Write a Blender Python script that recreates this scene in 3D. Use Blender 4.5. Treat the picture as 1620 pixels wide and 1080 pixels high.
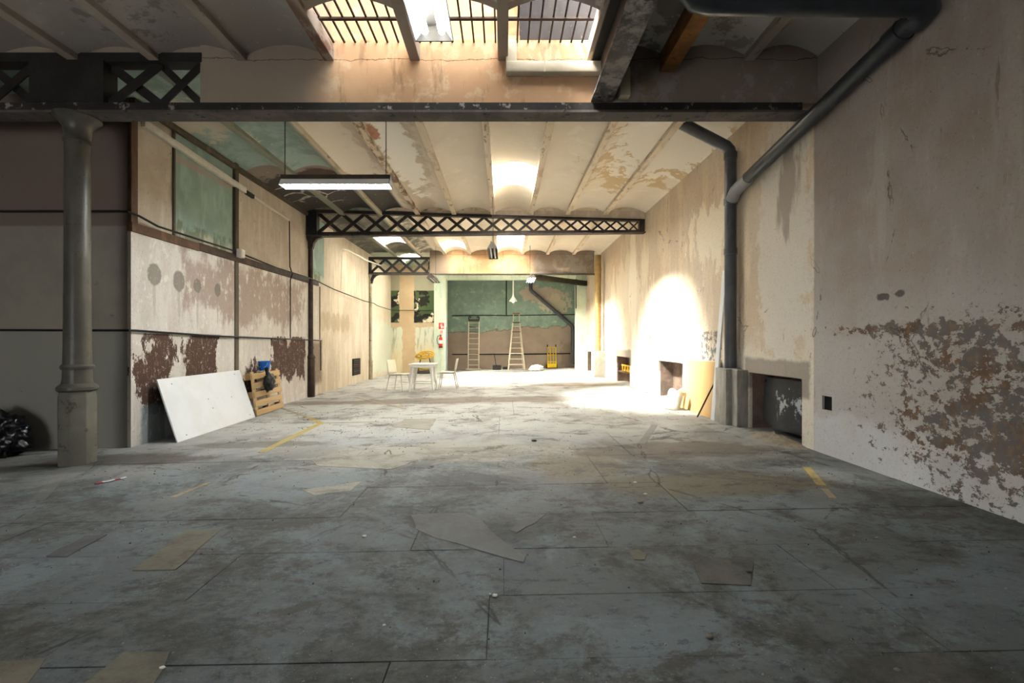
import bpy, bmesh, math, random
from mathutils import Vector, Matrix, noise as mnoise
random.seed(7)
sc = bpy.context.scene
for o in list(bpy.data.objects): bpy.data.objects.remove(o)
COL = sc.collection

# ------------------------------------------------------------------ camera, sky, sun, exposure
F, CX, CY, CH = 740.0, 797.0, 540.0, 1.35          # focal length and vanishing point in pixels of a 1620x1080 frame
cam = bpy.data.cameras.new('camera'); cam.sensor_width = 36; cam.lens = F/1620*36
cam.shift_x = (810-CX)/1620; cam.clip_start = 0.05
camo = bpy.data.objects.new('camera', cam); COL.objects.link(camo)
camo.location = (0, 0, CH); camo.rotation_euler = (math.radians(90), 0, 0)
sc.camera = camo
w = bpy.data.worlds.new('sky'); sc.world = w; w.use_nodes = True
w.node_tree.nodes['Background'].inputs[0].default_value = (0.94, 0.97, 1.0, 1)
w.node_tree.nodes['Background'].inputs[1].default_value = 6.0
sun = bpy.data.lights.new('sun', 'SUN'); sun.energy = 330; sun.angle = math.radians(44); sun.color = (1.0, 0.97, 0.93)
suno = bpy.data.objects.new('sun', sun); COL.objects.link(suno); suno.location = (-6, 4, 12)
suno.rotation_euler = Vector((0.60, 0.19, -0.76)).to_track_quat('-Z', 'Y').to_euler()
sc.view_settings.view_transform = 'Standard'; sc.view_settings.look = 'None'
sc.view_settings.gamma = 1; sc.view_settings.use_curve_mapping = False
sc.view_settings.exposure = 1.4

XL, XR = -4.78, 3.43                                # faces of the long side walls
ZC = 4.45                                           # springing of the brick vaults
Y1, Y2, Y3, YP, YB = 5.10, 11.38, 16.6, 19.8, 21.8  # girders, pilaster, back wall
def fz(x): return 0.01834*(max(-6.5, min(3.6, x))+4.75)       # the slab falls gently to the left
def P(px, py, Y): return Vector(((px-CX)/F*Y, Y, CH+(CY-py)/F*Y))
def G(px, py):
    Y = 1.263*F/((py-CY)+0.01834*(px-CX)); X = (px-CX)/F*Y
    return Vector((X, Y, fz(X)))
def onL(px, py, X=XL): Y = F*X/(px-CX); return Vector((X, Y, CH+(CY-py)*Y/F))
def onR(px, py, X=XR): Y = F*X/(px-CX); return Vector((X, Y, CH+(CY-py)*Y/F))

# ------------------------------------------------------------------ node helpers
def lin(c):
    if isinstance(c, str): c = [int(c[i:i+2], 16) for i in (0, 2, 4)]
    return tuple(((v/255)/12.92 if v/255 <= 0.04045 else ((v/255+0.055)/1.055)**2.4) for v in c)+(1.0,)
class S:                                            # a float or vector socket with arithmetic
    def __init__(s, nt, sock): s.nt, s.k = nt, sock
    def _m(s, op, o=None, o2=None):
        n = s.nt.nodes.new('ShaderNodeMath'); n.operation = op; s.nt.links.new(s.k, n.inputs[0])
        for i, q in ((1, o), (2, o2)):
            if q is None: continue
            if isinstance(q, S): s.nt.links.new(q.k, n.inputs[i])
            else: n.inputs[i].default_value = q
        return S(s.nt, n.outputs[0])
    def __add__(s, o): return s._m('ADD', o)
    def __sub__(s, o): return s._m('SUBTRACT', o)
    def __mul__(s, o): return s._m('MULTIPLY', o)
    def __truediv__(s, o): return s._m('DIVIDE', o)
    def rsub(s, v): return (s*-1.0)+v
    def mn(s, o): return s._m('MINIMUM', o)
    def mx(s, o): return s._m('MAXIMUM', o)
    def ab(s): return s._m('ABSOLUTE')
    def sq(s): return s._m('MULTIPLY', s)
    def sqrt(s): return s._m('SQRT')
    def step(s, e=0.02, lo=0.0):                    # smooth threshold at lo
        n = s.nt.nodes.new('ShaderNodeMapRange'); n.interpolation_type = 'SMOOTHSTEP'
        s.nt.links.new(s.k, n.inputs[0]); n.inputs[1].default_value = lo-e; n.inputs[2].default_value = lo+e
        return S(s.nt, n.outputs[0])
class Mat:
    def __init__(s, name, rough=0.85, obj_space=False):
        s.m = bpy.data.materials.new(name); s.m.use_nodes = True; s.nt = s.m.node_tree
        s.b = s.nt.nodes['Principled BSDF']; s.b.inputs['Roughness'].default_value = rough
        s.b.inputs['Specular IOR Level'].default_value = 0.3
        if obj_space: t = s.nt.nodes.new('ShaderNodeTexCoord'); s.pos = t.outputs['Object']
        else: t = s.nt.nodes.new('ShaderNodeNewGeometry'); s.pos = t.outputs['Position']
        x = s.nt.nodes.new('ShaderNodeSeparateXYZ'); s.nt.links.new(s.pos, x.inputs[0])
        s.x, s.y, s.z = (S(s.nt, x.outputs[i]) for i in range(3)); s.col = None
    def noise(s, scale=1, detail=5, rough=0.6, stretch=(1, 1, 1), off=0.0, dist=0.0):
        mp = s.nt.nodes.new('ShaderNodeMapping'); s.nt.links.new(s.pos, mp.inputs[0])
        mp.inputs['Scale'].default_value = stretch; mp.inputs['Location'].default_value = (off, off*1.7, off*0.6)
        n = s.nt.nodes.new('ShaderNodeTexNoise'); s.nt.links.new(mp.outputs[0], n.inputs['Vector'])
        n.inputs['Scale'].default_value = scale; n.inputs['Detail'].default_value = min(detail, 8.0)
        n.inputs['Roughness'].default_value = rough; n.inputs['Distortion'].default_value = dist
        return S(s.nt, n.outputs['Fac'])
    def voro(s, scale=1, stretch=(1, 1, 1), edge=True):
        mp = s.nt.nodes.new('ShaderNodeMapping'); s.nt.links.new(s.pos, mp.inputs[0]); mp.inputs['Scale'].default_value = stretch
        n = s.nt.nodes.new('ShaderNodeTexVoronoi'); s.nt.links.new(mp.outputs[0], n.inputs['Vector'])
        if edge: n.feature = 'DISTANCE_TO_EDGE'
        n.inputs['Scale'].default_value = scale
        return S(s.nt, n.outputs['Distance'])
    def base(s, c): s.col = lin(c); return s
    def mix(s, mask, c, amt=1.0):
        n = s.nt.nodes.new('ShaderNodeMix'); n.data_type = 'RGBA'
        if amt != 1.0: mask = mask*amt
        s.nt.links.new(mask.k, n.inputs[0])
        if isinstance(s.col, tuple): n.inputs[6].default_value = s.col
        else: s.nt.links.new(s.col, n.inputs[6])
        n.inputs[7].default_value = lin(c); s.col = n.outputs[2]; return s
    def rect(s, u, v, u0, u1, v0, v1): return (u-u0).mn(u.rsub(u1)).mn((v-v0).mn(v.rsub(v1)))
    def ell(s, u, v, cu, cv, ru, rv): return (((u-cu)/ru).sq()+((v-cv)/rv).sq()).sqrt().rsub(1.0)
    def bump(s, h, strength=0.3, dist=0.01):
        n = s.nt.nodes.new('ShaderNodeBump'); n.inputs['Strength'].default_value = strength; n.inputs['Distance'].default_value = dist
        s.nt.links.new(h.k, n.inputs['Height']); s.nt.links.new(n.outputs[0], s.b.inputs['Normal']); return s
    def done(s):
        if isinstance(s.col, tuple): s.b.inputs['Base Color'].default_value = s.col
        elif s.col: s.nt.links.new(s.col, s.b.inputs['Base Color'])
        return s.m
def plain(name, c, rough=0.6, metal=0.0, c2=None, scale=8, amt=0.5, bump=0.15, stretch=(1, 1, 1)):
    M = Mat(name, rough, True).base(c); n = M.noise(scale, 5, 0.6, stretch)
    if c2: M.mix((n-0.5).step(0.13), c2, amt)
    M.b.inputs['Metallic'].default_value = metal
    if bump: M.bump(n, bump, 0.004)
    return M.done()
def emit(name, c, s):
    m = bpy.data.materials.new(name); m.use_nodes = True; b = m.node_tree.nodes['Principled BSDF']
    b.inputs['Base Color'].default_value = lin(c); b.inputs['Emission Color'].default_value = lin(c); b.inputs['Emission Strength'].default_value = s
    return m

# ------------------------------------------------------------------ mesh helpers
class MB:
    def __init__(s): s.v, s.f = [], []
    def add(s, vs, fs):
        k = len(s.v); s.v += [tuple(v) for v in vs]; s.f += [tuple(i+k for i in f) for f in fs]; return s
    def box(s, x0, x1, y0, y1, z0, z1):
        return s.hexa([(x0,y0,z0),(x1,y0,z0),(x1,y1,z0),(x0,y1,z0),(x0,y0,z1),(x1,y0,z1),(x1,y1,z1),(x0,y1,z1)])
    def hexa(s, v): return s.add(v, [(0,3,2,1),(4,5,6,7),(0,1,5,4),(1,2,6,5),(2,3,7,6),(3,0,4,7)])
    def bar(s, p0, p1, wd, ht, up=(0, 0, 1)):        # rectangular bar from p0 to p1
        p0, p1 = Vector(p0), Vector(p1); d = (p1-p0).normalized(); up = Vector(up)
        if abs(d.dot(up)) > 0.99: up = Vector((0, 1, 0))
        a = d.cross(up).normalized(); b = a.cross(d).normalized(); a *= wd/2; b *= ht/2
        return s.hexa([p0-a-b, p0+a-b, p1+a-b, p1-a-b, p0-a+b, p0+a+b, p1+a+b, p1-a+b])
    def tube(s, pts, r, n=10, cap=True, ang=0.0):
        pts = [Vector(p) for p in pts]; rs = r if isinstance(r, (list, tuple)) else [r]*len(pts)
        k0 = len(s.v); t0 = (pts[1]-pts[0]).normalized()
        ref = Vector((0, 0, 1)) if abs(t0.z) < 0.9 else Vector((0, 1, 0)); a = t0.cross(ref).normalized()
        vs, fs = [], []
        for i, p in enumerate(pts):
            t = ((pts[min(i+1, len(pts)-1)]-p).normalized()+(p-pts[max(i-1, 0)]).normalized())
            t = t.normalized() if t.length > 1e-6 else t0
            a = (a-t*a.dot(t)).normalized(); b = t.cross(a)
            for j in range(n):
                q = 2*math.pi*j/n+ang; vs.append(p+(a*math.cos(q)+b*math.sin(q))*rs[i])
        for i in range(len(pts)-1):
            for j in range(n):
                fs.append((i*n+j, i*n+(j+1) % n, (i+1)*n+(j+1) % n, (i+1)*n+j))
        if cap: fs.append(tuple(range(n))[::-1]); fs.append(tuple((len(pts)-1)*n+j for j in range(n)))
        return s.add(vs, fs)
    def lathe(s, prof, n=20, c=(0, 0, 0), ang=0.0):   # prof: list of (r, z)
        return s.tube([(c[0], c[1], c[2]+z+i*1e-6) for i, (r, z) in enumerate(prof)], [max(r, 1e-4) for r, z in prof], n, True, ang)
    def prism(s, pts, off):                          # closed polygon extruded by off
        n = len(pts); off = Vector(off); a = [Vector(p) for p in pts]
        return s.add(a+[p+off for p in a], [tuple(range(n))[::-1], tuple(range(n, 2*n))]+[(i, (i+1) % n, (i+1) % n+n, i+n) for i in range(n)])
    def build(s, name, mat, parent=None, bevel=0.0, seg=2, smooth=True, loc=None):
        me = bpy.data.meshes.new(name); vs = s.v
        if loc is not None: vs = [(v[0]-loc[0], v[1]-loc[1], v[2]-loc[2]) for v in vs]
        me.from_pydata(vs, [], s.f)
        bm = bmesh.new(); bm.from_mesh(me); bmesh.ops.recalc_face_normals(bm, faces=bm.faces)
        if bevel: bmesh.ops.bevel(bm, geom=bm.edges[:], offset=bevel, segments=seg, affect='EDGES', profile=0.5, clamp_overlap=True)
        bm.to_mesh(me); bm.free()
        if smooth: me.shade_smooth(); me.set_sharp_from_angle(angle=math.radians(38))
        me.materials.append(mat); o = bpy.data.objects.new(name, me); COL.objects.link(o)
        if loc is not None: o.location = loc
        if parent: o.parent = parent
        return o
def empty(name, loc=(0, 0, 0), rz=0.0):
    o = bpy.data.objects.new(name, None); COL.objects.link(o); o.location = loc; o.rotation_euler.z = rz
    o.empty_display_size = 0.2; return o
def tag(o, label, cat, group=None):
    o['label'] = label; o['category'] = cat
    if group: o['group'] = group
    return o
def struct(o, label=None):
    o['kind'] = 'structure'
    if label: o['label'] = label
    return o
def again(o, loc=None, rot=None, parent=None):
    c = o.copy(); COL.objects.link(c)
    if loc is not None: c.location = loc
    if rot is not None: c.rotation_euler = rot
    c.parent = parent if parent else o.parent
    return c
def copy_tree(o, parent=None):
    c = o.copy(); COL.objects.link(c); c.parent = parent
    for ch in list(o.children): copy_tree(ch, c)
    return c
def wall_cells(mb, put, u0, u1, v0, v1, holes):      # rectangular grid with rectangular holes; put(u0,u1,v0,v1,hole or None)
    us = sorted({u0, u1, *[h[0] for h in holes], *[h[1] for h in holes]}); vs = sorted({v0, v1, *[h[2] for h in holes], *[h[3] for h in holes]})
    for a, b in zip(us, us[1:]):
        for c, d in zip(vs, vs[1:]):
            h = next((h for h in holes if h[0] <= (a+b)/2 <= h[1] and h[2] <= (c+d)/2 <= h[3]), None); put(a, b, c, d, h)

# ------------------------------------------------------------------ materials of the setting
def dirt(M, amt=1.0):                               # trodden-in dirt, shared by the slabs and their repairs
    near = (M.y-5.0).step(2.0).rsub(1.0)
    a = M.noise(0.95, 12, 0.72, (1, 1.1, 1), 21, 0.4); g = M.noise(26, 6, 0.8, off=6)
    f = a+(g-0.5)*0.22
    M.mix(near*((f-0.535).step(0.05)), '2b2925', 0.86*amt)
    M.mix(near*((f.ab()-0.485).step(0.05)), '454640', 0.4*amt)
    h = M.noise(11, 8, 0.8, (0.8, 1.2, 1), 83)
    M.mix(near*((h-0.53).step(0.08)), '5d5e5a', 0.5*amt)
    M.mix(near*((h.rsub(0.42)).step(0.05)), '1f1d1a', 0.55*amt)
    b = M.noise(2.1, 10, 0.75, (0.8, 1.3, 1), 57, 0.3)+(g-0.5)*0.2
    M.mix((b-0.585).step(0.04), '3d372f', 0.7*amt)
    M.mix((g-0.66).step(0.04), '24211d', 0.6*amt)
    M.mix((M.noise(90, 2, 0.5)-0.72).step(0.02), 'aaa9a4', 0.45*amt)
    return g
def mat_floor():
    M = Mat('worn_concrete_floor', 0.75).base('999690')
    mid = M.noise(1.3, 8, 0.68, (1, 0.8, 1), 9.0, 0.6); fine = M.noise(9, 8, 0.75, off=1.0)
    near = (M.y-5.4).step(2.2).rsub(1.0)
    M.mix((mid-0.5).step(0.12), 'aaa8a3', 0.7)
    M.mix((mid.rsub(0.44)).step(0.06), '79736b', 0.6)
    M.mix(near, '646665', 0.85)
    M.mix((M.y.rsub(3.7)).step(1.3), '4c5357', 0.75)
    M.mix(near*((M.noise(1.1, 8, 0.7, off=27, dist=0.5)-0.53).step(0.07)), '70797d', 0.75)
    a = M.ell(M.x, M.y, 1.75, 4.05, 1.0, 0.36)*0.5+(M.noise(2.6, 9, 0.75, off=5)-0.5)
    M.mix(a.step(0.10), '645a41', 0.8)
    a = M.ell(M.x, M.y, 0.75, 4.7, 0.5, 0.5)*0.4+(M.noise(3.2, 9, 0.75, off=8)-0.5)
    M.mix(a.step(0.08), '75674f', 0.75)
    a = M.ell(M.x, M.y, -0.9, 5.4, 1.6, 0.5)*0.4+(M.noise(1.4, 9, 0.72, off=15)-0.5)
    M.mix(a.step(0.12), '9a9284', 0.75)
    a = M.ell(M.x, M.y, 2.0, 5.3, 1.2, 0.35)*0.4+(M.noise(1.6, 9, 0.72, off=45)-0.48)
    M.mix(a.step(0.08), '5d4f43', 0.75)
    a = M.ell(M.x, M.y, -1.0, 10.2, 3.6, 0.45)*0.35+(M.noise(1.6, 8, 0.72, off=18, stretch=(0.6, 1.6, 1))-0.47)
    M.mix(a.step(0.1), '66584a', 0.75)
    a = M.ell(M.x, M.y, 2.2, 13.4, 1.3, 0.6)*0.35+(M.noise(1.6, 8, 0.72, off=33, stretch=(0.6, 1.6, 1))-0.47)
    M.mix(a.step(0.1), '6a5a48', 0.7)
    a = M.ell(M.x, M.y, -4.3, 5.3, 1.0, 0.28)*0.5+(M.noise(3, 8, 0.72, off=41)-0.5)
    M.mix(a.step(0.12), '43362c', 0.75)
    a = M.ell(M.x, M.y, -3.1, 6.0, 0.8, 0.2)*0.5+(M.noise(3, 8, 0.72, off=46)-0.5)
    M.mix(a.step(0.1), '5a5043', 0.6)
    g = dirt(M)
    cr = M.voro(0.55, (1, 0.8, 1))+(M.noise(2.5, 5, 0.6, off=2)-0.5)*0.09
    M.mix((cr.ab().rsub(0.004)).step(0.004)*((M.noise(0.8, 2, off=77)-0.5).step(0.04)), '26231f', 0.8)
    M.bump(fine*0.6+g*0.5, 0.55, 0.014); return M.done()
def mat_patch(name, c, c2, da=0.6):
    M = Mat(name, 0.82).base(c); n = M.noise(5, 8, 0.75)
    M.mix((n-0.52).step(0.08), c2, 0.7); g = dirt(M, da); M.bump(n*0.6+g*0.5, 0.45, 0.01); return M.done()
def mat_right():
    M = Mat('right_wall_plaster', 0.9); u, v = M.y, M.z; M.base('c6b6a2')
    n1 = M.noise(0.8, 5, 0.6, off=2); n2 = M.noise(3.2, 7, 0.68, off=4); n3 = M.noise(14, 6, 0.7, off=6)
    st = M.noise(2.6, 5, 0.62, (1, 1, 0.22), 11)
    M.mix((n1-0.5).step(0.12), 'bba489', 0.6)
    M.mix((st-0.54).step(0.07), 'd5c4a9', 0.7)
    M.mix((v.rsub(1.3)+(n2-0.5)*1.6).step(0.35), 'ddd6c8', 0.75)
    M.mix((n3-0.6).step(0.04), 'a58e74', 0.4)
    # flaked whitewash
    M.mix((M.ell(u, v, 5.75, 2.4, 0.55, 2.1)*0.34+(n2*0.6+st*0.4-0.5)).step(0.035), 'cfc8bc', 0.9)
    M.mix((M.ell(u, v, 5.6, 3.3, 0.3, 0.8)*0.3+(st-0.55)).step(0.05), '8f8176', 0.8)
    M.mix((M.ell(u, v, 7.9, 3.1, 0.9, 0.55)*0.3+(M.noise(4, 7, 0.7, (1, 1, 0.4), 3)-0.54)).step(0.02), 'dccfb9', 0.95)
    M.mix((M.ell(u, v, 13.0, 2.6, 2.2, 1.2)*0.25+(M.noise(3, 6, 0.7, (1, 1, 0.3), 13)-0.53)).step(0.04), 'd9ccb4', 0.8)
    M.mix((M.ell(u, v, 12.4, 2.9, 0.4, 1.5)*0.5+(M.noise(3, 6, 0.7, (1, 1, 0.3), 17)-0.5)).step(0.07), 'e2d8c4', 0.8)
    # tar-stained squares between the hearths
    for (a, b, c, d) in ((7.35, 8.15, 1.03, 1.52), (9.85, 11.2, 1.1, 1.5)):
        M.mix((M.rect(u, v, a, b, c, d)).step(0.02)*((M.noise(9, 6, 0.7, off=a)-0.5).step(0.05)), '55565a', 0.85)
    # patched cement above and around the hearths
    for (a, b) in ((5.25, 6.65), (8.9, 10.45), (12.6, 14.4)):
        M.mix((M.rect(u, v, a, b, 0.7, 1.12)+(n2-0.5)*0.16).step(0.03), '8d8277', 0.85)
    # mauve-grey near bay
    nb = (u.rsub(5.17)+(n3-0.5)*0.03).step(0.015)
    M.mix(nb, '9a9089')
    M.mix(nb*((n1-0.5).step(0.12)), '867b75', 0.7)
    M.mix(nb*((M.noise(1.4, 6, 0.65, off=31)-0.52).step(0.09)), '8c7a6b', 0.45)
    M.mix(nb*((v.rsub(1.75)+(n1-0.5)*1.2).step(0.55)), 'b4afab', 0.85)
    M.mix(nb*((st-0.60).step(0.06)), 'aaa19a', 0.5)
    M.mix(nb*((M.noise(7, 6, 0.7, (1, 1, 0.12), 40)-0.66).step(0.03)), '5b5049', 0.55)
    M.mix(nb*((v.rsub(0.62)+(n2-0.5)*0.5-(u-3.0)*0.02).step(0.07)), 'c3c3c4', 0.85)
    # peeling paint: dense field low down, sparse flakes above
    pl = M.noise(8.5, 10, 0.76, (1, 1, 1.3), 52)
    dens = (M.ell(u, v, 2.95, 0.72, 1.15, 0.50)*0.16).mx(M.ell(u, v, 3.45, 1.22, 0.75, 0.32)*0.12-0.02).mx(M.ell(u, v, 3.7, 1.45, 1.0, 0.07)*0.16)
    fld = dens.mx(-0.3)+(pl-0.54)
    M.mix((dens+(n2-0.5)*0.4).step(0.1), 'a3927f', 0.35)
    M.mix((fld+0.010).step(0.006), 'cfcac4', 0.8)
    M.mix(fld.step(0.008), '66503f')
    M.mix(fld.step(0.008)*((M.noise(3.5, 5, 0.6, off=66)-0.46).step(0.08)), '66615e', 0.9)
    M.mix(fld.step(0.008)*((M.noise(16, 5, 0.6, off=70)-0.56).step(0.05)), '8a6a4a', 0.5)
    M.mix((M.ell(u, v, 4.23, 1.75, 0.07, 0.03)+(n3-0.5)*2.2).step(0.2), '4a4542', 0.9)
    M.mix((M.ell(u, v, 4.05, 1.77, 0.05, 0.03)+(n3-0.5)*2.2).step(0.2), '4a4542', 0.9)
    cr = M.voro(1.1, (1, 1, 0.7))+(M.noise(4, 5, 0.6, off=7)-0.5)*0.16
    M.mix((cr.ab().rsub(0.004)).step(0.004)*((M.noise(0.9, 2, off=71)-0.56).step(0.03)), '4c423c', 0.8)
    M.mix((M.noise(24, 3, 0.6, off=14)-0.74).step(0.02), '4c4440', 0.7)
    # inside of hearth recesses
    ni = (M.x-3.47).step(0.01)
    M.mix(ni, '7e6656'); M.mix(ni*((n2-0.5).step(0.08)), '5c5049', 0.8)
    M.mix((M.noise(45, 5, 0.75, off=91)-0.6).step(0.06), '6d6259', 0.35); M.mix((M.noise(30, 5, 0.75, (1, 1, 0.5), 93)-0.64).step(0.05), 'd8d2c9', 0.18)
    M.bump(fld.step(0.02)*-0.6+n3*0.5+n2*0.5, 0.5, 0.014); return M.done()
def mat_left():
    M = Mat('left_wall_plaster', 0.9); u, v = M.y, M.z; M.base('c0b4a3')
    n1 = M.noise(0.9, 5, 0.6, off=2); n2 = M.noise(3.0, 7, 0.7, off=4); n3 = M.noise(13, 6, 0.7, off=6)
    st = M.noise(3.2, 5, 0.62, (1, 1, 0.2), 11)
    M.mix((n1-0.5).step(0.14), 'a8977f', 0.6); M.mix((st-0.53).step(0.08), 'd0c4b0', 0.6)
    M.mix((u-16.4).step(0.2), 'd6cab4', 0.6)
    M.mix((M.rect(u, v, 16.6, 19.8, 0.2, 2.1)+(n2-0.5)*1.2).step(0.1), 'ccd6c6', 0.7)
    for i, cy in enumerate((12.35, 12.75, 13.15, 13.5, 13.9, 14.3)):
        d = M.ell(u, v, cy, 1.88+0.03*(i % 2), 0.2, 0.27)
        M.mix((d+(n3-0.5)*0.5).step(0.2), '988668', 0.5)
    # lower whitewashed stretch, up to the brown rail
    lo = M.rect(u, v, 5.0, 11.9, -1, 2.82).step(0.01)
    M.mix(lo, 'c9c3bb'); M.mix(lo*((st-0.5).step(0.09)), 'b0a69c', 0.55)
    M.mix(lo*((M.noise(1.6, 7, 0.7, (1, 1, 0.7), 16)*0.7+st*0.3-0.5+M.rect(u, v, 6.9, 11.0, 1.75, 2.75)*0.35-0.01).step(0.05)), '917c71', 0.8)
    M.mix(lo*((M.noise(9, 6, 0.7, (1, 1, 0.6), 19)-0.6).step(0.05)), 'dcd8d2', 0.6)
    pe = M.noise(2.2, 9, 0.74, (1, 1, 0.5), 23)-0.5
    br = M.rect(u, v, 6.08, 6.66, 0.3, 1.7).mx(M.rect(u, v, 6.9, 7.85, 0.3, 1.7)).mx(M.rect(u, v, 8.4, 9.1, 0.3, 0.95)).mx(M.rect(u, v, 9.4, 11.1, 0.5, 1.5))
    M.mix(lo*((br*0.75+pe*1.3-0.03).mn(v.rsub(1.46)).step(0.014)), '4b352b')
    M.mix(lo*((br*0.75+pe*1.3-0.03).mn(v.rsub(1.46)).step(0.02)*((n3-0.63).step(0.03))), 'b9b0a6', 0.8)
    M.mix(lo*((M.rect(u, v, 6.1, 6.55, -1, 0.5)+pe*0.3).step(0.04)), '6f7a7c', 0.8)
    M.mix(((M.rect(u, v, 11.35, 12.3, 0.3, 1.35)+pe*0.5).step(0.1)), '6b5644', 0.8)
    for (cy, cz, ru, rv) in ((6.34, 2.26, 0.125, 0.15), (6.82, 2.23, 0.12, 0.15), (7.23, 2.21, 0.09, 0.11), (7.74, 2.2, 0.085, 0.11)):
        M.mix((M.ell(u, v, cy, cz, ru, rv)+(n3-0.5)*0.55).step(0.12), '6d665d', 0.85)
        M.mix((M.ell(u, v, cy, cz-0.3, 0.03, 0.35)+(st-0.5)*2).step(0.4), '8b8176', 0.45)
    M.mix((M.noise(40, 5, 0.75, (1, 1, 0.6), 91)-0.6).step(0.06), '7d7064', 0.35); M.mix((M.noise(28, 5, 0.75, (1, 1, 0.4), 93)-0.62).step(0.05), 'dcd6cc', 0.35)
    M.bump(n3*0.5+n2*0.5, 0.45, 0.012); return M.done()
def mat_panel(name, c, c2, c3):
    M = Mat(name, 0.85).base(c); n = M.noise(2.4, 7, 0.68, off=3); st = M.noise(5, 6, 0.65, (1, 1, 0.2), 5)
    M.mix((n-0.5).step(0.12), c2, 0.65).mix((st-0.57).step(0.06), c3, 0.5)
    M.mix((M.noise(18, 5, 0.7)-0.64).step(0.03), '6d655b', 0.6); M.bump(n, 0.2, 0.008); return M.done()
def mat_green_panel():
    M = Mat('green_panel_paint', 0.8).base('879a90'); n = M.noise(2.4, 7, 0.68, off=3); st = M.noise(5, 6, 0.65, (1, 1, 0.25), 5)
    M.mix((n-0.5).step(0.12), '75897f', 0.6).mix((st-0.56).step(0.06), '9aaca2', 0.5)
    M.mix((M.rect(M.y, M.z, 6.7, 8.2, 3.98, 4.08)+(n-0.5)*0.25).step(0.03), 'a08b80', 0.8)
    M.mix((M.z.rsub(3.02)+(n-0.5)*0.5).step(0.06), 'b9b3a2', 0.8)
    M.mix((M.z.rsub(3.12)+(M.noise(6, 6, 0.7)-0.5)*0.6).step(0.05)*((st-0.5).step(0.05)), '5c6146', 0.7)
    M.bump(n, 0.2, 0.008); return M.done()
def mat_alcove():
    M = Mat('alcove_plaster', 0.9).base('8d8579'); n = M.noise(1.4, 6, 0.65, off=3)
    M.mix((n-0.5).step(0.15), '7d766c', 0.6); M.mix((M.z-2.82).step(0.02), '6b5a52', 0.85)
    M.mix((M.z.rsub(1.48)).step(0.02), '8a8980', 0.7)
    M.mix((M.noise(5, 6, 0.7, off=9)-0.66).step(0.04), '57524a', 0.6); M.bump(n, 0.2, 0.01); return M.done()
def mat_back():
    M = Mat('back_wall_paint', 0.9); u, v = M.x, M.z; M.base('a08f80')
    n1 = M.noise(0.9, 6, 0.6, off=2); n2 = M.noise(2.6, 7, 0.7, off=4)
    M.mix((n1-0.5).step(0.12), '8d7d70', 0.6)
    edge = (v-2.06)+(M.noise(1.3, 6, 0.6, off=44)-0.5)*0.8-((u-2.2)._m('MULTIPLY', 0.06))
    M.mix((edge.ab().rsub(0.035)).step(0.02), '6d6152', 0.8)
    M.mix(edge.step(0.015), '7d9385')
    M.mix(edge.step(0.015)*((n2-0.52).step(0.1)), '90a596', 0.7); M.mix(edge.step(0.015)*((M.noise(3.5, 7, 0.75, off=8)-0.6).step(0.05)), 'b3c2a8', 0.6)
    M.mix((M.ell(u, v, 1.7, 3.55, 1.0, 0.35)*0.4+(n2-0.5)).step(0.03), 'b5a394', 0.9)
    M.mix((M.ell(u, v, 2.4, 3.1, 0.8, 0.5)*0.3+(M.noise(5, 7, 0.7, off=18)-0.55)).step(0.02), 'c2b79c', 0.8)
    M.mix((M.rect(u, v, 2.7, 3.2, 0, 1.3)+(n2-0.5)*0.9).step(0.1), '7d7064', 0.7)
    M.bump(n2, 0.25, 0.012); return M.done()
def mat_backleft():
    M = Mat('mural_wall_plaster', 0.9); u, v = M.x, M.z; M.base('c5ad8b')
    n1 = M.noise(1.2, 6, 0.6, off=2); n2 = M.noise(3.5, 7, 0.7, off=4); st = M.noise(5, 6, 0.6, (1, 1, 0.16), 5)
    M.mix((n1-0.5).step(0.12), 'b39a7a', 0.6)
    wob = (n2-0.5)*0.35
    low = M.rect(u, v, -5.4, -4.3, -1, 1.95).mx(M.rect(u, v, -3.75, -2.8, -1, 1.95))+wob
    M.mix(low.step(0.02), 'c9cbb8'); M.mix(low.step(0.02)*((st-0.55).step(0.05)), '8f8d7a', 0.75); M.mix(low.step(0.02)*(v.rsub(1.1)+wob*3).step(0.4), 'd3c29c', 0.8)
    up = M.rect(u, v, -5.4, -4.42, 2.15, 4.3).mx(M.rect(u, v, -3.8, -2.7, 2.15, 4.3))+wob*0.35
    M.mix(up.step(0.02), 'a09a84')
    mu = M.rect(u, v, -5.4, -4.42, 2.15, 3.5).mx(M.rect(u, v, -3.8, -2.7, 2.15, 3.5))+wob*0.25
    mm = mu.step(0.02)
    M.mix(mm, '4c5c3a'); M.mix(mm*((M.noise(2.3, 3, 0.5, off=61)-0.5).step(0.03)), '23201c'); M.mix(mm*((M.noise(2.0, 3, 0.5, off=82)-0.57).step(0.02)), 'd8c9ae')
    M.bump(n2, 0.3, 0.012); return M.done()
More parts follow.
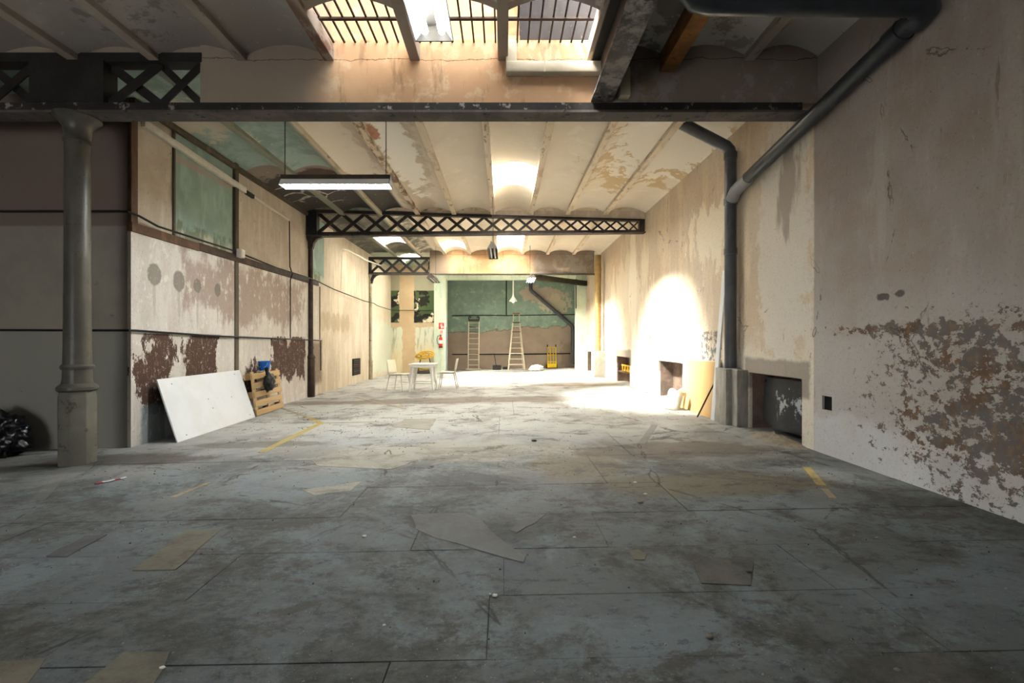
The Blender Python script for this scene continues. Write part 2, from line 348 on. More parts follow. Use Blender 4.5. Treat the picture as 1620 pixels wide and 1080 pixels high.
def mat_ceiling():
    M = Mat('vault_limewash', 0.92); M.base('d6cab8'); x, y = M.x, M.y
    n1 = M.noise(0.8, 5, 0.6, off=2); n2 = M.noise(2.6, 7, 0.7, off=4); n3 = M.noise(11, 6, 0.7, off=6)
    M.mix((n1-0.5).step(0.13), 'c9bca8', 0.6); M.mix((n2-0.6).step(0.03), 'dcd3c2', 0.55)
    # ochre water stains on the right, rust by a leaking joist
    M.mix((M.ell(x, y, 2.6, 8.2, 1.0, 1.6)*0.35+(M.noise(2.0, 7, 0.72, off=9)-0.5)).step(0.03), 'b39462', 0.75)
    M.mix((M.ell(x, y, 2.7, 7.6, 1.0, 1.7)*0.35+(M.noise(2.8, 7, 0.72, off=19)-0.53)).step(0.015), 'e0dbd0', 0.8)
    M.mix((M.ell(x, y, -1.9, 8.0, 0.45, 3.5)*0.4+(M.noise(2.4, 7, 0.72, (1, 0.6, 1), 29)-0.5)).step(0.06), 'ac9a82', 0.6)
    M.mix((M.ell(x, y, -1.75, 7.6, 0.3, 2.6)*0.4+(n2-0.53)).step(0.02), 'e3e0d8', 0.8)
    M.mix((M.ell(x, y, -1.98, 7.0, 0.08, 0.25)+(n2-0.5)*4).step(0.15), '9a5f3b', 0.85)
    # green painted strip along the left wall, near-black further back
    b2 = (y-5.2).step(0.02)
    lf = (x.rsub(-2.98)).step(0.03)*b2
    M.mix(lf, '93a299'); M.mix(lf*((n1*0.6+n2*0.4-0.49).step(0.05)), '788a80', 0.8)
    M.mix(lf*((M.ell(x, y, -4.3, 6.9, 0.5, 0.7)*0.3+(n2-0.55)).step(0.03)), 'c0b29c', 0.8)
    M.mix(lf*((y-8.6).step(0.02)), '82756a')
    M.mix((x.rsub(-2.45)).step(0.05)*((y-9.1)+(n2-0.5)*1.2).step(0.1)*((y.rsub(11.4)).step(0.05)), '393532', 0.93)
    M.mix((x.rsub(-2.5)).step(0.05)*((y-11.2).step(0.1))*((y.rsub(16.6)).step(0.05))*((n2-0.44).step(0.1)), '4b4f47', 0.85)
    cr = M.voro(1.6)+(n3-0.5)*0.1
    M.mix((x.rsub(-2.45)).step(0.05)*((y-9.1).step(0.2))*((y.rsub(11.4)).step(0.05))*((cr.ab().rsub(0.016)).step(0.012))*((n1-0.5).step(0.05)), 'b5aca0', 0.8)
    M.mix((M.rect(x, y, -3.9, -2.98, 8.7, 9.5)+(n2-0.5)*0.5).step(0.05), '3d2a22', 0.85)  # dark of a hole in the vault, painted in brick brown
    # near bay: its dimmer light painted in as grey, blotched with damp
    b1 = (y.rsub(5.2)).step(0.02)
    M.mix(b1, 'a29a92'); M.mix(b1*((n1-0.5).step(0.1)), '8a8078', 0.7)
    M.mix(b1*((M.noise(1.3, 7, 0.7, off=39)+(x-1.0)*0.05-0.55).step(0.02)), 'c9c4be', 0.75)
    M.mix(b1*((M.noise(1.1, 7, 0.7, off=49)-0.6).step(0.02)), '6f645b', 0.7)
    M.mix((n3-0.66).step(0.03), 'e6dfd2', 0.4)
    M.mix((y-16.7).step(0.1), 'a9b8a4', 0.6)
    M.bump(n2*0.5+n3*0.5, 0.25, 0.01); return M.done()
def mat_joist():
    M = Mat('joist_paint', 0.8); M.base('cbbba3'); n = M.noise(4, 7, 0.7, (1, 0.4, 1), 3)
    M.mix((n-0.56).step(0.05), 'a8927a', 0.7).mix((M.y.rsub(5.2)).step(0.02), '8f8379', 0.85).mix((M.noise(9, 6, 0.7, (1, 0.3, 1))-0.62).step(0.03), '5a4a3e', 0.7)  # near-bay joists greyed too, matching the ceiling's painted dimness
    M.mix((M.x.rsub(-2.98)).step(0.05)*(M.y-5.2).step(0.02), '5d675c', 0.8); M.mix((M.ell(M.x, M.y, -2.0, 8, 0.3, 4)).step(0.05)*((n-0.5).step(0.05)), '6b4a36', 0.85)
    M.bump(n, 0.3, 0.01); return M.done()
def mat_beamface():
    M = Mat('ochre_stucco', 0.92).base('c4a07a'); n1 = M.noise(1.0, 6, 0.62, off=2); n2 = M.noise(4, 7, 0.7, off=4); st = M.noise(6, 6, 0.65, (1, 1, 0.2), 7)
    M.mix((n1-0.5).step(0.12), 'b08c6a', 0.6).mix((n2-0.57).step(0.05), 'cdb594', 0.55).mix((st-0.6).step(0.05), '7d6448', 0.5)
    M.mix((M.x-1.05).step(0.15), '847a70', 0.9); M.mix((M.x.rsub(-1.95)+(n1-0.5)*0.6).step(0.25), '8b7f72', 0.9)  # grey past the opening's ends: edges of its warm light, painted in
    M.mix((M.x-1.05).step(0.15)*((n1*0.5+n2*0.5-0.52).step(0.03)), 'a39b92', 0.6)
    cr = (M.z-4.43)+(M.noise(2.0, 6, 0.7, off=3)-0.5)*0.16
    M.mix((cr.ab().rsub(0.004)).step(0.003), '4a3826', 0.8); M.bump(n2, 0.3, 0.012); return M.done()
def mat_steel(name, c, c2, c3=None, rough=0.6):
    M = Mat(name, rough).base(c); n = M.noise(3, 7, 0.7); M.mix((n-0.52).step(0.08), c2, 0.8)
    if c3: M.mix((M.noise(7, 7, 0.75, off=5)-0.6).step(0.02), c3, 0.85)
    M.bump(n, 0.2, 0.004); return M.done()
FLOOR, RIGHT, LEFT, ALC, BACK, BACKL, CEIL, JOIST, STUC = mat_floor(), mat_right(), mat_left(), mat_alcove(), mat_back(), mat_backleft(), mat_ceiling(), mat_joist(), mat_beamface()
DARK = mat_steel('sooty_black_iron', '1b1917', '2a2522')
CHORD = mat_steel('sooty_chord_with_flaking_white', '23201e', '2f2a27', '8d8780', 0.8)
RUSTBR = mat_steel('brown_painted_iron', '33241d', '4a372c', '2a1c16')
FLANGE = mat_steel('flaking_grey_flange', '4a4440', '5f5853', '1d1a18', 0.8)
PLAINW = mat_panel('grey_plaster', 'a1998d', '8b8378', 'b5ada1')
PALEW = mat_panel('pale_lime_panel', 'b5a898', 'a59786', 'c5baaa')
GREENW = mat_green_panel()
PILAS = mat_panel('pale_green_pilaster', 'bccab5', 'cfd3bf', '9fb19c')
DARKW = mat_panel('dark_courtyard_wall', '2e2c2d', '252325', '3a3836')
BROWNR = mat_panel('brown_timber_rail', '5b4434', '4a372a', '7b6148')
OLB = mat_panel('olive_brown_post', '52493a', '443b2f', '6b604c')
RUSTJ = mat_steel('orange_rust_iron', '6b4218', '8a5a22', '4a2c12', 0.75)

# ------------------------------------------------------------------ floor: slabs with recessed joints
bed = MB()
def fbox(mb, x0, x1, y0, y1, dz0, dz1):
    return mb.hexa([(x0,y0,fz(x0)+dz0),(x1,y0,fz(x1)+dz0),(x1,y1,fz(x1)+dz0),(x0,y1,fz(x0)+dz0),(x0,y0,fz(x0)+dz1),(x1,y0,fz(x1)+dz1),(x1,y1,fz(x1)+dz1),(x0,y1,fz(x0)+dz1)])
for a, b in ((-9.2, -6.5), (-6.5, 3.6), (3.6, 3.9)): fbox(bed, a, b, -4.2, 22.1, -0.25, -0.012)
JMAT = mat_patch('joint_dirt', '26231f', '38332d')
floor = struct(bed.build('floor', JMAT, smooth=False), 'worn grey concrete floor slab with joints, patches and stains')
ys = [-4.2, -1.2, 0.6, 1.42, 1.86, 2.33, 2.85, 3.42, 4.12, 5.12, 6.35, 8.0, 9.9, 12.4, 15.2, 18.2, 22.1]
for i, (a, b) in enumerate(zip(ys, ys[1:])):
    xs = [-9.2, -6.5]; x = -6.5+random.uniform(0.6, 1.8)
    wid = 1.5 if b < 4 else 2.4
    while x < 3.0: xs.append(round(x, 2)); x += random.uniform(0.8, 1.3)*wid
    xs.append(3.75)
    for c, d in zip(xs, xs[1:]):
        g = 0.002 if random.random() < 0.75 else 0.0035
        h = random.uniform(-0.002, 0.0015)
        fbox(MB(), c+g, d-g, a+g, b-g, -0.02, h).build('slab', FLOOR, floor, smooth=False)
PT = {'grey': mat_patch('grey_screed_patch', '6b6a68', '5e5c59', 0.22), 'tan': mat_patch('tan_mortar_patch', '6b6455', '5f594c', 0.4), 'dark': mat_patch('dark_asphalt_patch', '4a494a', '555453'),
      'pale': mat_patch('pale_mortar_patch', '8f8a7e', '7f7a6c'), 'blk': mat_patch('brown_grey_patch', '57534d', '4b4741')}
def patch(pts, m, t=0.004):
    pts = [G(*p) for p in pts]; n = len(pts); out = []
    for i in range(n):                                # roughen the outline
        a, b = pts[i], pts[(i+1) % n]; k = max(1, int((b-a).length/0.09))
        for j in range(k):
            p = a.lerp(b, j/k); q = mnoise.noise(p*9)*0.018; p += Vector((q, -q, 0)); out.append(p)
    MB().prism([Vector((p.x, p.y, fz(p.x)-0.004)) for p in out], (0, 0, 0.004+t)).build('patch', PT[m], floor, smooth=False)
patch([(650,815),(690,812),(735,812),(760,822),(790,852),(830,880),(828,890),(790,880),(730,862),(690,852),(660,838)], 'grey')
patch([(805,838),(825,824),(865,813),(850,827),(815,842)], 'grey')
patch([(210,903),(293,840),(350,838),(277,901)], 'tan')
patch([(73,880),(134,848),(169,846),(106,880)], 'dark')
patch([(120,1090),(196,1033),(269,1033),(240,1090)], 'tan')
patch([(-20,1050),(73,1040),(38,1090),(-20,1090)], 'tan')
patch([(1094,884),(1192,882),(1184,925),(1110,923)], 'blk')
patch([(493,729),(520,720),(622,719),(662,728),(618,743),(502,737)], 'pale')
patch([(478,775),(573,762),(555,776),(498,784)], 'pale')
patch([(1334,1041),(1489,1031),(1514,1051),(1580,1090),(1367,1090)], 'blk')
patch([(995,872),(1012,870),(1025,878),(1020,886),(1002,885)], 'tan')
patch([(620,675),(640,663),(690,662),(680,680)], 'pale')
YEL = mat_patch('worn_yellow_paint', 'a8924f', '948356'); WHP = mat_patch('faded_white_paint', '807e7a', '74726e'); YEF = mat_patch('faded_yellow_paint', '998a68', '8a8273')
def line(a, b, wd, m=YEL):
    a, b = G(*a), G(*b); d = (b-a); d.z = 0; n = Vector((-d.y, d.x, 0)).normalized()*wd/2
    q = [a-n, b-n, b+n, a+n]; mb = MB()
    mb.prism([Vector((p.x, p.y, fz(p.x)-0.003)) for p in q], (0, 0, 0.006)).build('painted_line', m, floor, smooth=False)
line((412,716),(508,669), 0.09); line((488,660),(508,669), 0.1); line((440,643),(490,661), 0.06, YEF); line((508,669),(600,667), 0.05, YEF)
line((272,787),(332,763), 0.05, YEF); line((1276,739),(1300,768), 0.07); line((1304,773),(1318,788), 0.05, YEF); line((1015,702),(1036,672), 0.09, WHP)
line((100,748),(58,792), 0.1, WHP); line((560,628),(640,646), 0.06, YEF)

# ------------------------------------------------------------------ walls
NICHES = [(5.38, 6.53, -1, 0.92), (8.97, 10.36, -1, 0.93), (12.72, 14.2, -1, 0.91), (18.3, 19.3, -1, 0.95), (4.89, 5.04, 0.62, 0.77)]
wr = MB()
def put_r(a, b, c, d, h):
    dep = 0.0 if h is None else (0.32 if h[0] > 5.2 else 0.25)
    wr.box(XR+dep, XR+0.5, a, b, c, d)
wall_cells(wr, put_r, -4.2, 22.1, -0.4, 4.95, [(a, b, -0.4 if c < 0 else c, d) for a, b, c, d in NICHES])
struct(wr.build('wall_right', RIGHT, smooth=False), 'long right plaster wall with peeling paint and low hearth recesses')
wl = MB().box(XL-0.4, XL, 6.35, YP+2.3, -0.4, 4.95)
wall_left = struct(wl.build('wall_left', LEFT, smooth=False), 'long left plaster wall with rails, panels and stains')
MB().box(XL, -4.735, 5.94, 11.9, -0.3, 2.76).build('lower_plaster', LEFT, wall_left, smooth=False)
MB().box(XL, -4.765, 6.07, 6.72, 2.88, 4.5).build('panel', PALEW, wall_left)
MB().box(XL, -4.765, 6.76, 8.22, 2.88, 4.5).build('panel', GREENW, wall_left)
MB().box(XL, -4.765, 8.34, 11.25, 2.88, 4.5).build('panel', PALEW, wall_left)
MB().box(XL, -4.765, 11.5, 12.4, 2.88, 4.5).build('panel', GREENW, wall_left)
MB().box(XL, -4.71, 5.93, 7.25, 2.75, 2.87).build('rail', BROWNR, wall_left, 0.006)
MB().box(XL, -4.705, 7.25, 11.9, 2.76, 2.88).build('rail', RUSTBR, wall_left, 0.006)
MB().box(XL, -4.70, 5.96, 11.25, 4.38, 4.46).build('cornice', OLB, wall_left, 0.005)
MB().box(XL, -4.73, 5.94, 6.05, 2.87, 4.3).build('post', BROWNR, wall_left, 0.005)
MB().box(XL, -4.74, 6.72, 6.76, 2.87, 4.5).build('post', OLB, wall_left, 0.004)
MB().box(XL, -4.715, 8.22, 8.33, -0.2, 4.6).build('post', OLB, wall_left, 0.006)
struct(MB().box(-9.2, XL, 5.95, 6.35, -0.4, 4.95).build('wall_alcove', ALC, smooth=False), 'dim plaster wall of the left recess behind the iron column')
struct(MB().box(-9.5, -9.2, -4.2, 6.3, -0.4, 4.95).build('wall_far_left', ALC, smooth=False), 'far left wall outside the view')
wrr = MB()
wall_cells(wrr, lambda a, b, c, d, h: None if h else wrr.box(a, b, -4.5, -4.2, c, d), -9.5, 3.95, -0.4, 4.95, [(-5.6, -3.6, 0.0, 2.3)])  # opening made up to send daylight into the recess and near bay
struct(wrr.build('wall_rear', PLAINW, smooth=False), 'rear wall behind the viewpoint with a doorway added to let in daylight')
struct(MB().box(XL, XR+0.1, YB, YB+0.3, -0.4, 4.95).build('wall_back', BACK, smooth=False), 'far end wall, green paint above bare plaster')
struct(MB().box(XL-0.1, -2.92, YP, YP+0.25, -0.3, 4.95).build('wall_back_left', BACKL, smooth=False), 'partition wall with remains of a mural')
pil = MB().box(-2.92, -2.42, YP-0.22, YP+0.3, -0.2, 4.95)
struct(pil.build('trim_1', PILAS, smooth=False), 'pale green pilaster at the end of the partition')
struct(MB().box(3.02, XR+0.05, YP-0.35, YP+0.1, -0.2, 4.95).build('trim_2', PILAS, smooth=False), 'narrow pale green pier on the right of the rear opening')
struct(MB().box(-2.42, 3.05, YP-0.1, YP+0.15, 3.95, 4.95).build('trim_3', PILAS, smooth=False), 'lintel wall above the rear opening')

# ------------------------------------------------------------------ vaulted ceilings and skylights
def arc(x0, x1, rise, z, n=12): return [(x0+(x1-x0)*i/n, z+rise*4*(i/n)*(1-i/n)) for i in range(n+1)]
def vault(x0, x1, y0, y1, parent, mat, t=0.07, rise=0.14, dz=0.0, name='vault'):
    lo = arc(x0, x1, rise, ZC+dz); hi = [(x, z+t) for x, z in lo]
    pts = [Vector((x, y0, z)) for x, z in lo]+[Vector((x, y0, z)) for x, z in reversed(hi)]
    mb = MB(); n = len(lo)
    for i in range(n-1):
        (xa, za), (xb, zb) = lo[i], lo[i+1]
        mb.hexa([(xa,y0,za),(xb,y0,zb),(xb,y1,zb),(xa,y1,za),(xa,y0,za+t),(xb,y0,zb+t),(xb,y1,zb+t),(xa,y1,za+t)])
    bmv = {}; vs = []; idx = []
    for v in mb.v:
        k = tuple(round(c, 5) for c in v)
        if k not in bmv: bmv[k] = len(vs); vs.append(v)
        idx.append(bmv[k])
    fs = [tuple(idx[i] for i in f) for f in mb.f]; cnt = {}
    for f in fs: cnt[frozenset(f)] = cnt.get(frozenset(f), 0)+1
    mb.v, mb.f = vs, [f for f in fs if cnt[frozenset(f)] == 1]
    return mb.build(name, mat, parent)
GLASS = bpy.data.materials.new('frosted_wired_glass'); GLASS.use_nodes = True
_n = GLASS.node_tree; _n.nodes.clear(); _o = _n.nodes.new('ShaderNodeOutputMaterial'); _t = _n.nodes.new('ShaderNodeBsdfTransparent'); _l = _n.nodes.new('ShaderNodeBsdfTranslucent'); _x = _n.nodes.new('ShaderNodeMixShader')
_t.inputs[0].default_value = (0.93, 0.96, 0.95, 1); _l.inputs[0].default_value = (0.9, 0.92, 0.9, 1); _x.inputs[0].default_value = 0.25
_n.links.new(_t.outputs[0], _x.inputs[1]); _n.links.new(_l.outputs[0], _x.inputs[2]); _n.links.new(_x.outputs[0], _o.inputs[0])
GLASS2 = GLASS.copy(); GLASS2.name = 'dimmed_wired_glass'  # darker glass, made up to cut the light in the far bays
for q in GLASS2.node_tree.nodes:
    if q.type in ('BSDF_TRANSPARENT', 'BSDF_TRANSLUCENT'): q.inputs[0].default_value = (0.68, 0.68, 0.65, 1)
WN = [0]
def portal(x0, x1, y0, y1, z):
    l = bpy.data.lights.new('daylight_portal', 'AREA'); l.shape = 'RECTANGLE'; l.size = x1-x0; l.size_y = y1-y0; l.cycles.is_portal = True
    o = bpy.data.objects.new('daylight_portal', l); COL.objects.link(o); o.location = ((x0+x1)/2, (y0+y1)/2, z); return o
def skylight(x0, x1, y0, y1, label):
    WN[0] += 1; e = struct(empty('window_%d' % WN[0], ((x0+x1)/2, (y0+y1)/2, ZC)), label); L = e.location
    pn = vault(x0, x1, y0, y1, None, GLASS if y0 < Y2 else GLASS2, t=0.006, dz=0.075, name='pane'); pn.parent = e; pn.matrix_parent_inverse = Matrix.Translation(-L)
    for xx in (x0+(x1-x0)*0.5,):
        b = MB().box(xx-0.008, xx+0.008, y0, y1, ZC+0.17, ZC+0.20).build('glazing_bar', DARK, e); b.matrix_parent_inverse = Matrix.Translation(-L)
    portal(x0, x1, y0, y1, ZC+0.30)
JX1 = [-9.2, -8.46, -7.52, -6.58, -5.64, -4.70, -3.82, -2.86, -1.91, -0.97, -0.01, 0.96, 1.77, 2.68, 3.45]
JX2 = [XL-0.02, -3.92, -3.0, -2.08, -1.2, -0.26, 0.66, 1.55, 2.47, 3.45]
def bay(name, xs, y0, y1, holes, label, joists=True):
    e = struct(empty(name, (0, 0, 0)), label); jm = None
    for a, b in zip(xs, xs[1:]):
        cuts = sorted([(h[1], h[2]) for h in holes if abs(h[0]-a) < 0.05]); y = y0
        for c, d in cuts:
            if c > y: vault(a, b, y, c, e, CEIL)
            y = d
        if y < y1: vault(a, b, y, y1, e, CEIL)
    for x in xs[1:-1]:
        if jm is None: jm = MB().box(-0.055, 0.055, -0.5, 0.5, -0.035, 0.13).build('joist', JOIST, e, 0.006, 1); jm.location = (x, (y0+y1)/2, ZC); jm.scale = (1, y1-y0, 1)
        else:
            c = again(jm, (x, (y0+y1)/2, ZC))
    return e
b1 = bay('ceiling', JX1, -4.2, Y1+0.08, [(-1.91, 4.42, 9), (-0.97, 4.42, 9), (-0.01, 4.42, 9)], 'near vaulted ceiling bay with the barred courtyard opening')
HOLES2 = [(-0.26, 8.45, 9.65)]
b2 = bay('ceiling', JX2, Y1+0.08, Y2, HOLES2, 'second ceiling bay of shallow limewashed vaults')
HOLES3 = [(-3.92, 13.95, 15.2), (-2.08, 14.95, 15.9), (-0.26, 13.7, 14.7), (-0.26, 14.95, 15.9)]
b3 = bay('ceiling', JX2, Y2, Y3+0.05, HOLES3, 'third ceiling bay with curved skylights')
HOLES4 = [(-3.92, 17.3, 18.3), (-0.26, 17.1, 18.1)]  # the middle one is unseen, added to brighten the far bay
b4 = bay('ceiling', JX2, Y3+0.05, YB+0.1, HOLES4, 'fourth ceiling bay before the green end wall')
for hs, tg in ((HOLES2, 'second'), (HOLES3, 'third'), (HOLES4, 'mostly unseen fourth')):
    for (x, a, c) in hs:
        k = min(range(len(JX2)), key=lambda i: abs(JX2[i]-x)); skylight(JX2[k], JX2[k+1], a, c, 'curved frosted skylight in the %s bay' % tg)
vault(-9.2, XL, Y1+0.08, 6.0, b2, CEIL, rise=0.05)
# arch infills between bays, above the girders
for y in (Y2, Y3+0.05): MB().box(XL-0.1, XR+0.1, y-0.06, y+0.06, 4.52, 4.75).build('arch_infill', JOIST, b2)
MB().box(XL-4.4, XR+0.1, Y1+0.04, Y1+0.16, 4.50, 4.66).build('arch_infill', STUC, b1)
# courtyard shaft above the barred opening
yard = struct(empty('wall_courtyard'), 'courtyard shaft walls above the barred opening')
MB().box(-3.0, 2.6, 5.42, 5.7, 4.68, 7.2).build('yard_or_sunshade_wall', STUC, yard, smooth=False)
MB().box(-3.0, 2.6, 5.24, 5.46, 4.6, 4.78).build('ledge', STUC, yard, 0.01)
MB().box(-2.4, -2.02, 1.6, 5.5, 4.68, 13.5).build('yard_or_sunshade_wall', STUC, yard, smooth=False)  # unseen side, added this tall to block sun from the opening
MB().box(2.2, 2.6, 1.6, 5.5, 4.68, 6.4).build('yard_or_sunshade_wall', DARKW, yard, smooth=False)
MB().box(-3.0, 2.6, 1.4, 1.7, 4.68, 7.0).build('yard_or_sunshade_wall', STUC, yard, smooth=False)
MB().box(0.18, 2.2, 5.22, 5.44, 4.7, 7.1).build('yard_or_sunshade_wall', DARKW, yard, smooth=False)  # dark slab across the right part of the shaft's back wall
portal(-1.91, 0.96, 4.42, 5.1, 4.62)
# grille
gr = tag(empty('window_grille', (-0.45, 4.6, 4.61)), 'rusty iron bar grille over the barred ceiling opening', 'grille')
def kid(o, par): o.parent = par; o.matrix_parent_inverse = Matrix.Translation(par.location).inverted(); return o
g0 = None
x = -1.86
while x < 0.95:
    if g0 is None: g0 = kid(MB().box(-0.009, 0.009, -0.72, 0.72, -0.009, 0.009).build('bar', DARK), gr); g0.location = (x, 4.6, 4.62)
    else:
        c = again(g0, (x, 4.6, 4.62)); c.matrix_parent_inverse = g0.matrix_parent_inverse.copy()
    x += 0.118
for y in (4.03, 4.72, 5.2): kid(MB().box(-1.95, 1.0, y-0.018, y+0.018, 4.595, 4.615).build('cross_bar', RUSTBR), gr)

# ------------------------------------------------------------------ girders
def lattice(par, mat, x0, x1, y, zb0, zb1, zt0, zt1, step0, step1, wd=0.065):
    # crossing flat bars between the chords; panel length runs from step0 to step1
    xs = [x0]; k = 0
    while xs[-1] < x1-0.02:
        t = (xs[-1]-x0)/(x1-x0); xs.append(min(x1, xs[-1]+step0+(step1-step0)*t))
    zb = lambda x: zb0+(zb1-zb0)*(x-x0)/(x1-x0); zt = lambda x: zt0+(zt1-zt0)*(x-x0)/(x1-x0)
    for a, b in zip(xs, xs[1:]):
        if b-a < 0.08: continue
        ww = wd*(b-a)/step0 if (b-a) < step0*0.98 else wd; ww = max(ww, 0.035)
        for (p, q, dy) in (((a, zb(a)), (b, zt(b)), -0.018), ((a, zt(a)), (b, zb(b)), 0.018)):
            MB().bar((p[0], y+dy, p[1]), (q[0], y+dy, q[1]), 0.012, ww).build('lattice_bar', mat, par) if False else \
            MB().bar((p[0], y+dy, p[1]), (q[0], y+dy, q[1]), 0.014, ww, (0, 0, 1)).build('lattice_bar', mat, par, smooth=False)
def rivets(par, mat, x0, x1, y, z, step):
    mb = MB(); x = x0
    while x < x1: mb.tube([(x, y, z), (x, y-0.012, z)], [0.014, 0.008], 6); x += step
    o = mb.build('rivets', mat, par); o['kind'] = 'stuff'; return o
# first: plastered girder with open lattice over the iron column
gd = tag(empty('lattice_girder', (-4.73, Y1, 3.84)), 'nearest girder, half plastered ochre, with open black lattice over the iron column', 'girder')
def K(mb, name, mat, par, **kw):
    o = mb.build(name, mat, par, **kw); o.matrix_parent_inverse = Matrix.Translation(par.location).inverted(); return o
K(MB().box(-9.2, 3.3, Y1-0.03, Y1+0.19, 3.835, 3.86), 'flange_plate', FLANGE, gd, smooth=False)
K(MB().box(-9.2, 3.25, Y1-0.01, Y1+0.16, 3.862, 3.95), 'bottom_chord', CHORD, gd, smooth=False)
K(MB().box(-9.2, -3.3, Y1, Y1+0.16, 4.40, 4.50), 'top_chord', DARK, gd, smooth=False)
K(MB().box(-5.16, -4.35, Y1-0.02, Y1+0.17, 3.95, 4.41), 'gusset_plate', DARK, gd, smooth=False)
K(MB().box(-3.32, XR, Y1+0.01, Y1+0.15, 3.95, 4.62), 'plaster_casing', STUC, gd, bevel=0.008)
n0 = len(bpy.data.objects); before = set(bpy.data.objects)
lattice(gd, DARK, -4.35, -3.32, Y1+0.07, 3.95, 3.95, 4.40, 4.40, 0.57, 0.57, 0.10)
lattice(gd, DARK, -7.4, -5.16, Y1+0.07, 3.95, 3.95, 4.40, 4.40, 0.57, 0.57, 0.10)
# second: tapering lattice girder
g2 = tag(empty('lattice_girder', (-4.75, Y2, 3.93)), 'tapering black lattice girder spanning the middle of the hall', 'girder')
TB = mat_steel('dark_brown_girder_paint', '2b2420', '3a302a', '453529')
def zb2(x): return 3.92+0.07*(x+4.75)/8.18
def zt2(x): return 4.50-0.22*(x+4.75)/8.18
K(MB().hexa([(-4.75,Y2-0.1,3.89),(XR,Y2-0.1,3.98),(XR,Y2+0.1,3.98),(-4.75,Y2+0.1,3.89),(-4.75,Y2-0.1,3.92),(XR,Y2-0.1,4.0),(XR,Y2+0.1,4.0),(-4.75,Y2+0.1,3.92)]), 'flange_plate', FLANGE, g2, smooth=False)
K(MB().hexa([(-4.75,Y2-0.05,3.92),(XR-0.02,Y2-0.05,4.0),(XR-0.02,Y2+0.05,4.0),(-4.75,Y2+0.05,3.92),(-4.75,Y2-0.05,4.0),(XR-0.02,Y2-0.05,4.055),(XR-0.02,Y2+0.05,4.055),(-4.75,Y2+0.05,4.0)]), 'bottom_chord', TB, g2, smooth=False)
K(MB().hexa([(-4.75,Y2-0.07,4.47),(XR-0.02,Y2-0.07,4.26),(XR-0.02,Y2+0.07,4.26),(-4.75,Y2+0.07,4.47),(-4.75,Y2-0.07,4.55),(XR-0.02,Y2-0.07,4.31),(XR-0.02,Y2+0.07,4.31),(-4.75,Y2+0.07,4.55)]), 'top_chord', TB, g2, smooth=False)
K(MB().box(-4.9, -4.52, Y2-0.09, Y2+0.09, 3.92, 4.52), 'gusset_plate', DARK, g2, smooth=False)
K(MB().box(3.28, XR-0.02, Y2-0.06, Y2+0.06, 4.0, 4.3), 'end_plate', TB, g2, smooth=False)
lattice(g2, TB, -4.52, 3.28, Y2, 3.98, 4.045, 4.47, 4.27, 0.58, 0.27, 0.085)
rivets(g2, TB, -4.4, 3.2, Y2-0.06, 4.02, 0.29).matrix_parent_inverse = Matrix.Translation(g2.location).inverted()
K(MB().hexa([(-2.9,Y2-0.05,4.52),(XR,Y2-0.05,4.29),(XR,Y2+0.1,4.29),(-2.9,Y2+0.1,4.52),(-2.9,Y2-0.05,4.6),(XR,Y2-0.05,4.6),(XR,Y2+0.1,4.6),(-2.9,Y2+0.1,4.6)]), 'plaster_haunch', PALEW, g2, smooth=False)
# third
g3 = tag(empty('lattice_girder', (-4.75, Y3, 3.75)), 'far girder with ochre plaster casing and short open lattice at its left end', 'girder')
K(MB().box(-4.9, XR, Y3-0.1, Y3+0.12, 3.72, 3.75), 'flange_plate', FLANGE, g3, smooth=False)
K(MB().box(-4.9, -2.62, Y3-0.05, Y3+0.07, 3.75, 3.80), 'bottom_chord', DARK, g3, smooth=False)
K(MB().box(-4.9, -2.62, Y3-0.06, Y3+0.06, 4.26, 4.34), 'top_chord', DARK, g3, smooth=False)
K(MB().box(-4.95, -4.7, Y3-0.08, Y3+0.08, 3.75, 4.30), 'gusset_plate', DARK, g3, smooth=False)
K(MB().box(-2.62, 3.2, Y3-0.06, Y3+0.08, 3.75, 4.56), 'plaster_casing', STUC, g3, bevel=0.006)
lattice(g3, DARK, -4.7, -2.62, Y3, 3.80, 3.80, 4.26, 4.26, 0.5, 0.5, 0.085)
for g in (gd, g2, g3):
    for c in g.children:
        if c.name.startswith('lattice_bar'): c.matrix_parent_inverse = Matrix.Translation(g.location).inverted()
tag(MB().bar((1.1, 18.0, 3.83), (3.4, 19.3, 3.74), 0.16, 0.2).build('steel_lintel', mat_steel('olive_steel', '2f2d22', '3f3b2c')), 'dark olive steel lintel crossing above the rear opening', 'beam')
# beams of the near bay
sb = tag(empty('steel_beam', (1.12, 3.2, 3.95)), 'scuffed black steel beam running from the near girder towards the viewer', 'beam')
SCUF = mat_steel('scuffed_white_black_steel', '3a3634', '8a8480', '181614', 0.7)
K(MB().box(0.95, 1.18, 0.4, Y1, 3.96, 3.985), 'bottom_flange', SCUF, sb, smooth=False)
K(MB().box(1.04, 1.09, 0.4, Y1, 3.985, 4.38), 'web', DARK, sb, smooth=False)
K(MB().box(0.95, 1.18, 0.4, Y1, 4.38, 4.41), 'top_flange', DARK, sb, smooth=False)
tag(MB().box(1.69, 1.86, 1.5, Y1-0.02, 4.27, 4.47).build('rust_joist', RUSTJ, None, 0.01), 'rust-orange iron joist under the near ceiling between the black beam and right wall', 'beam')

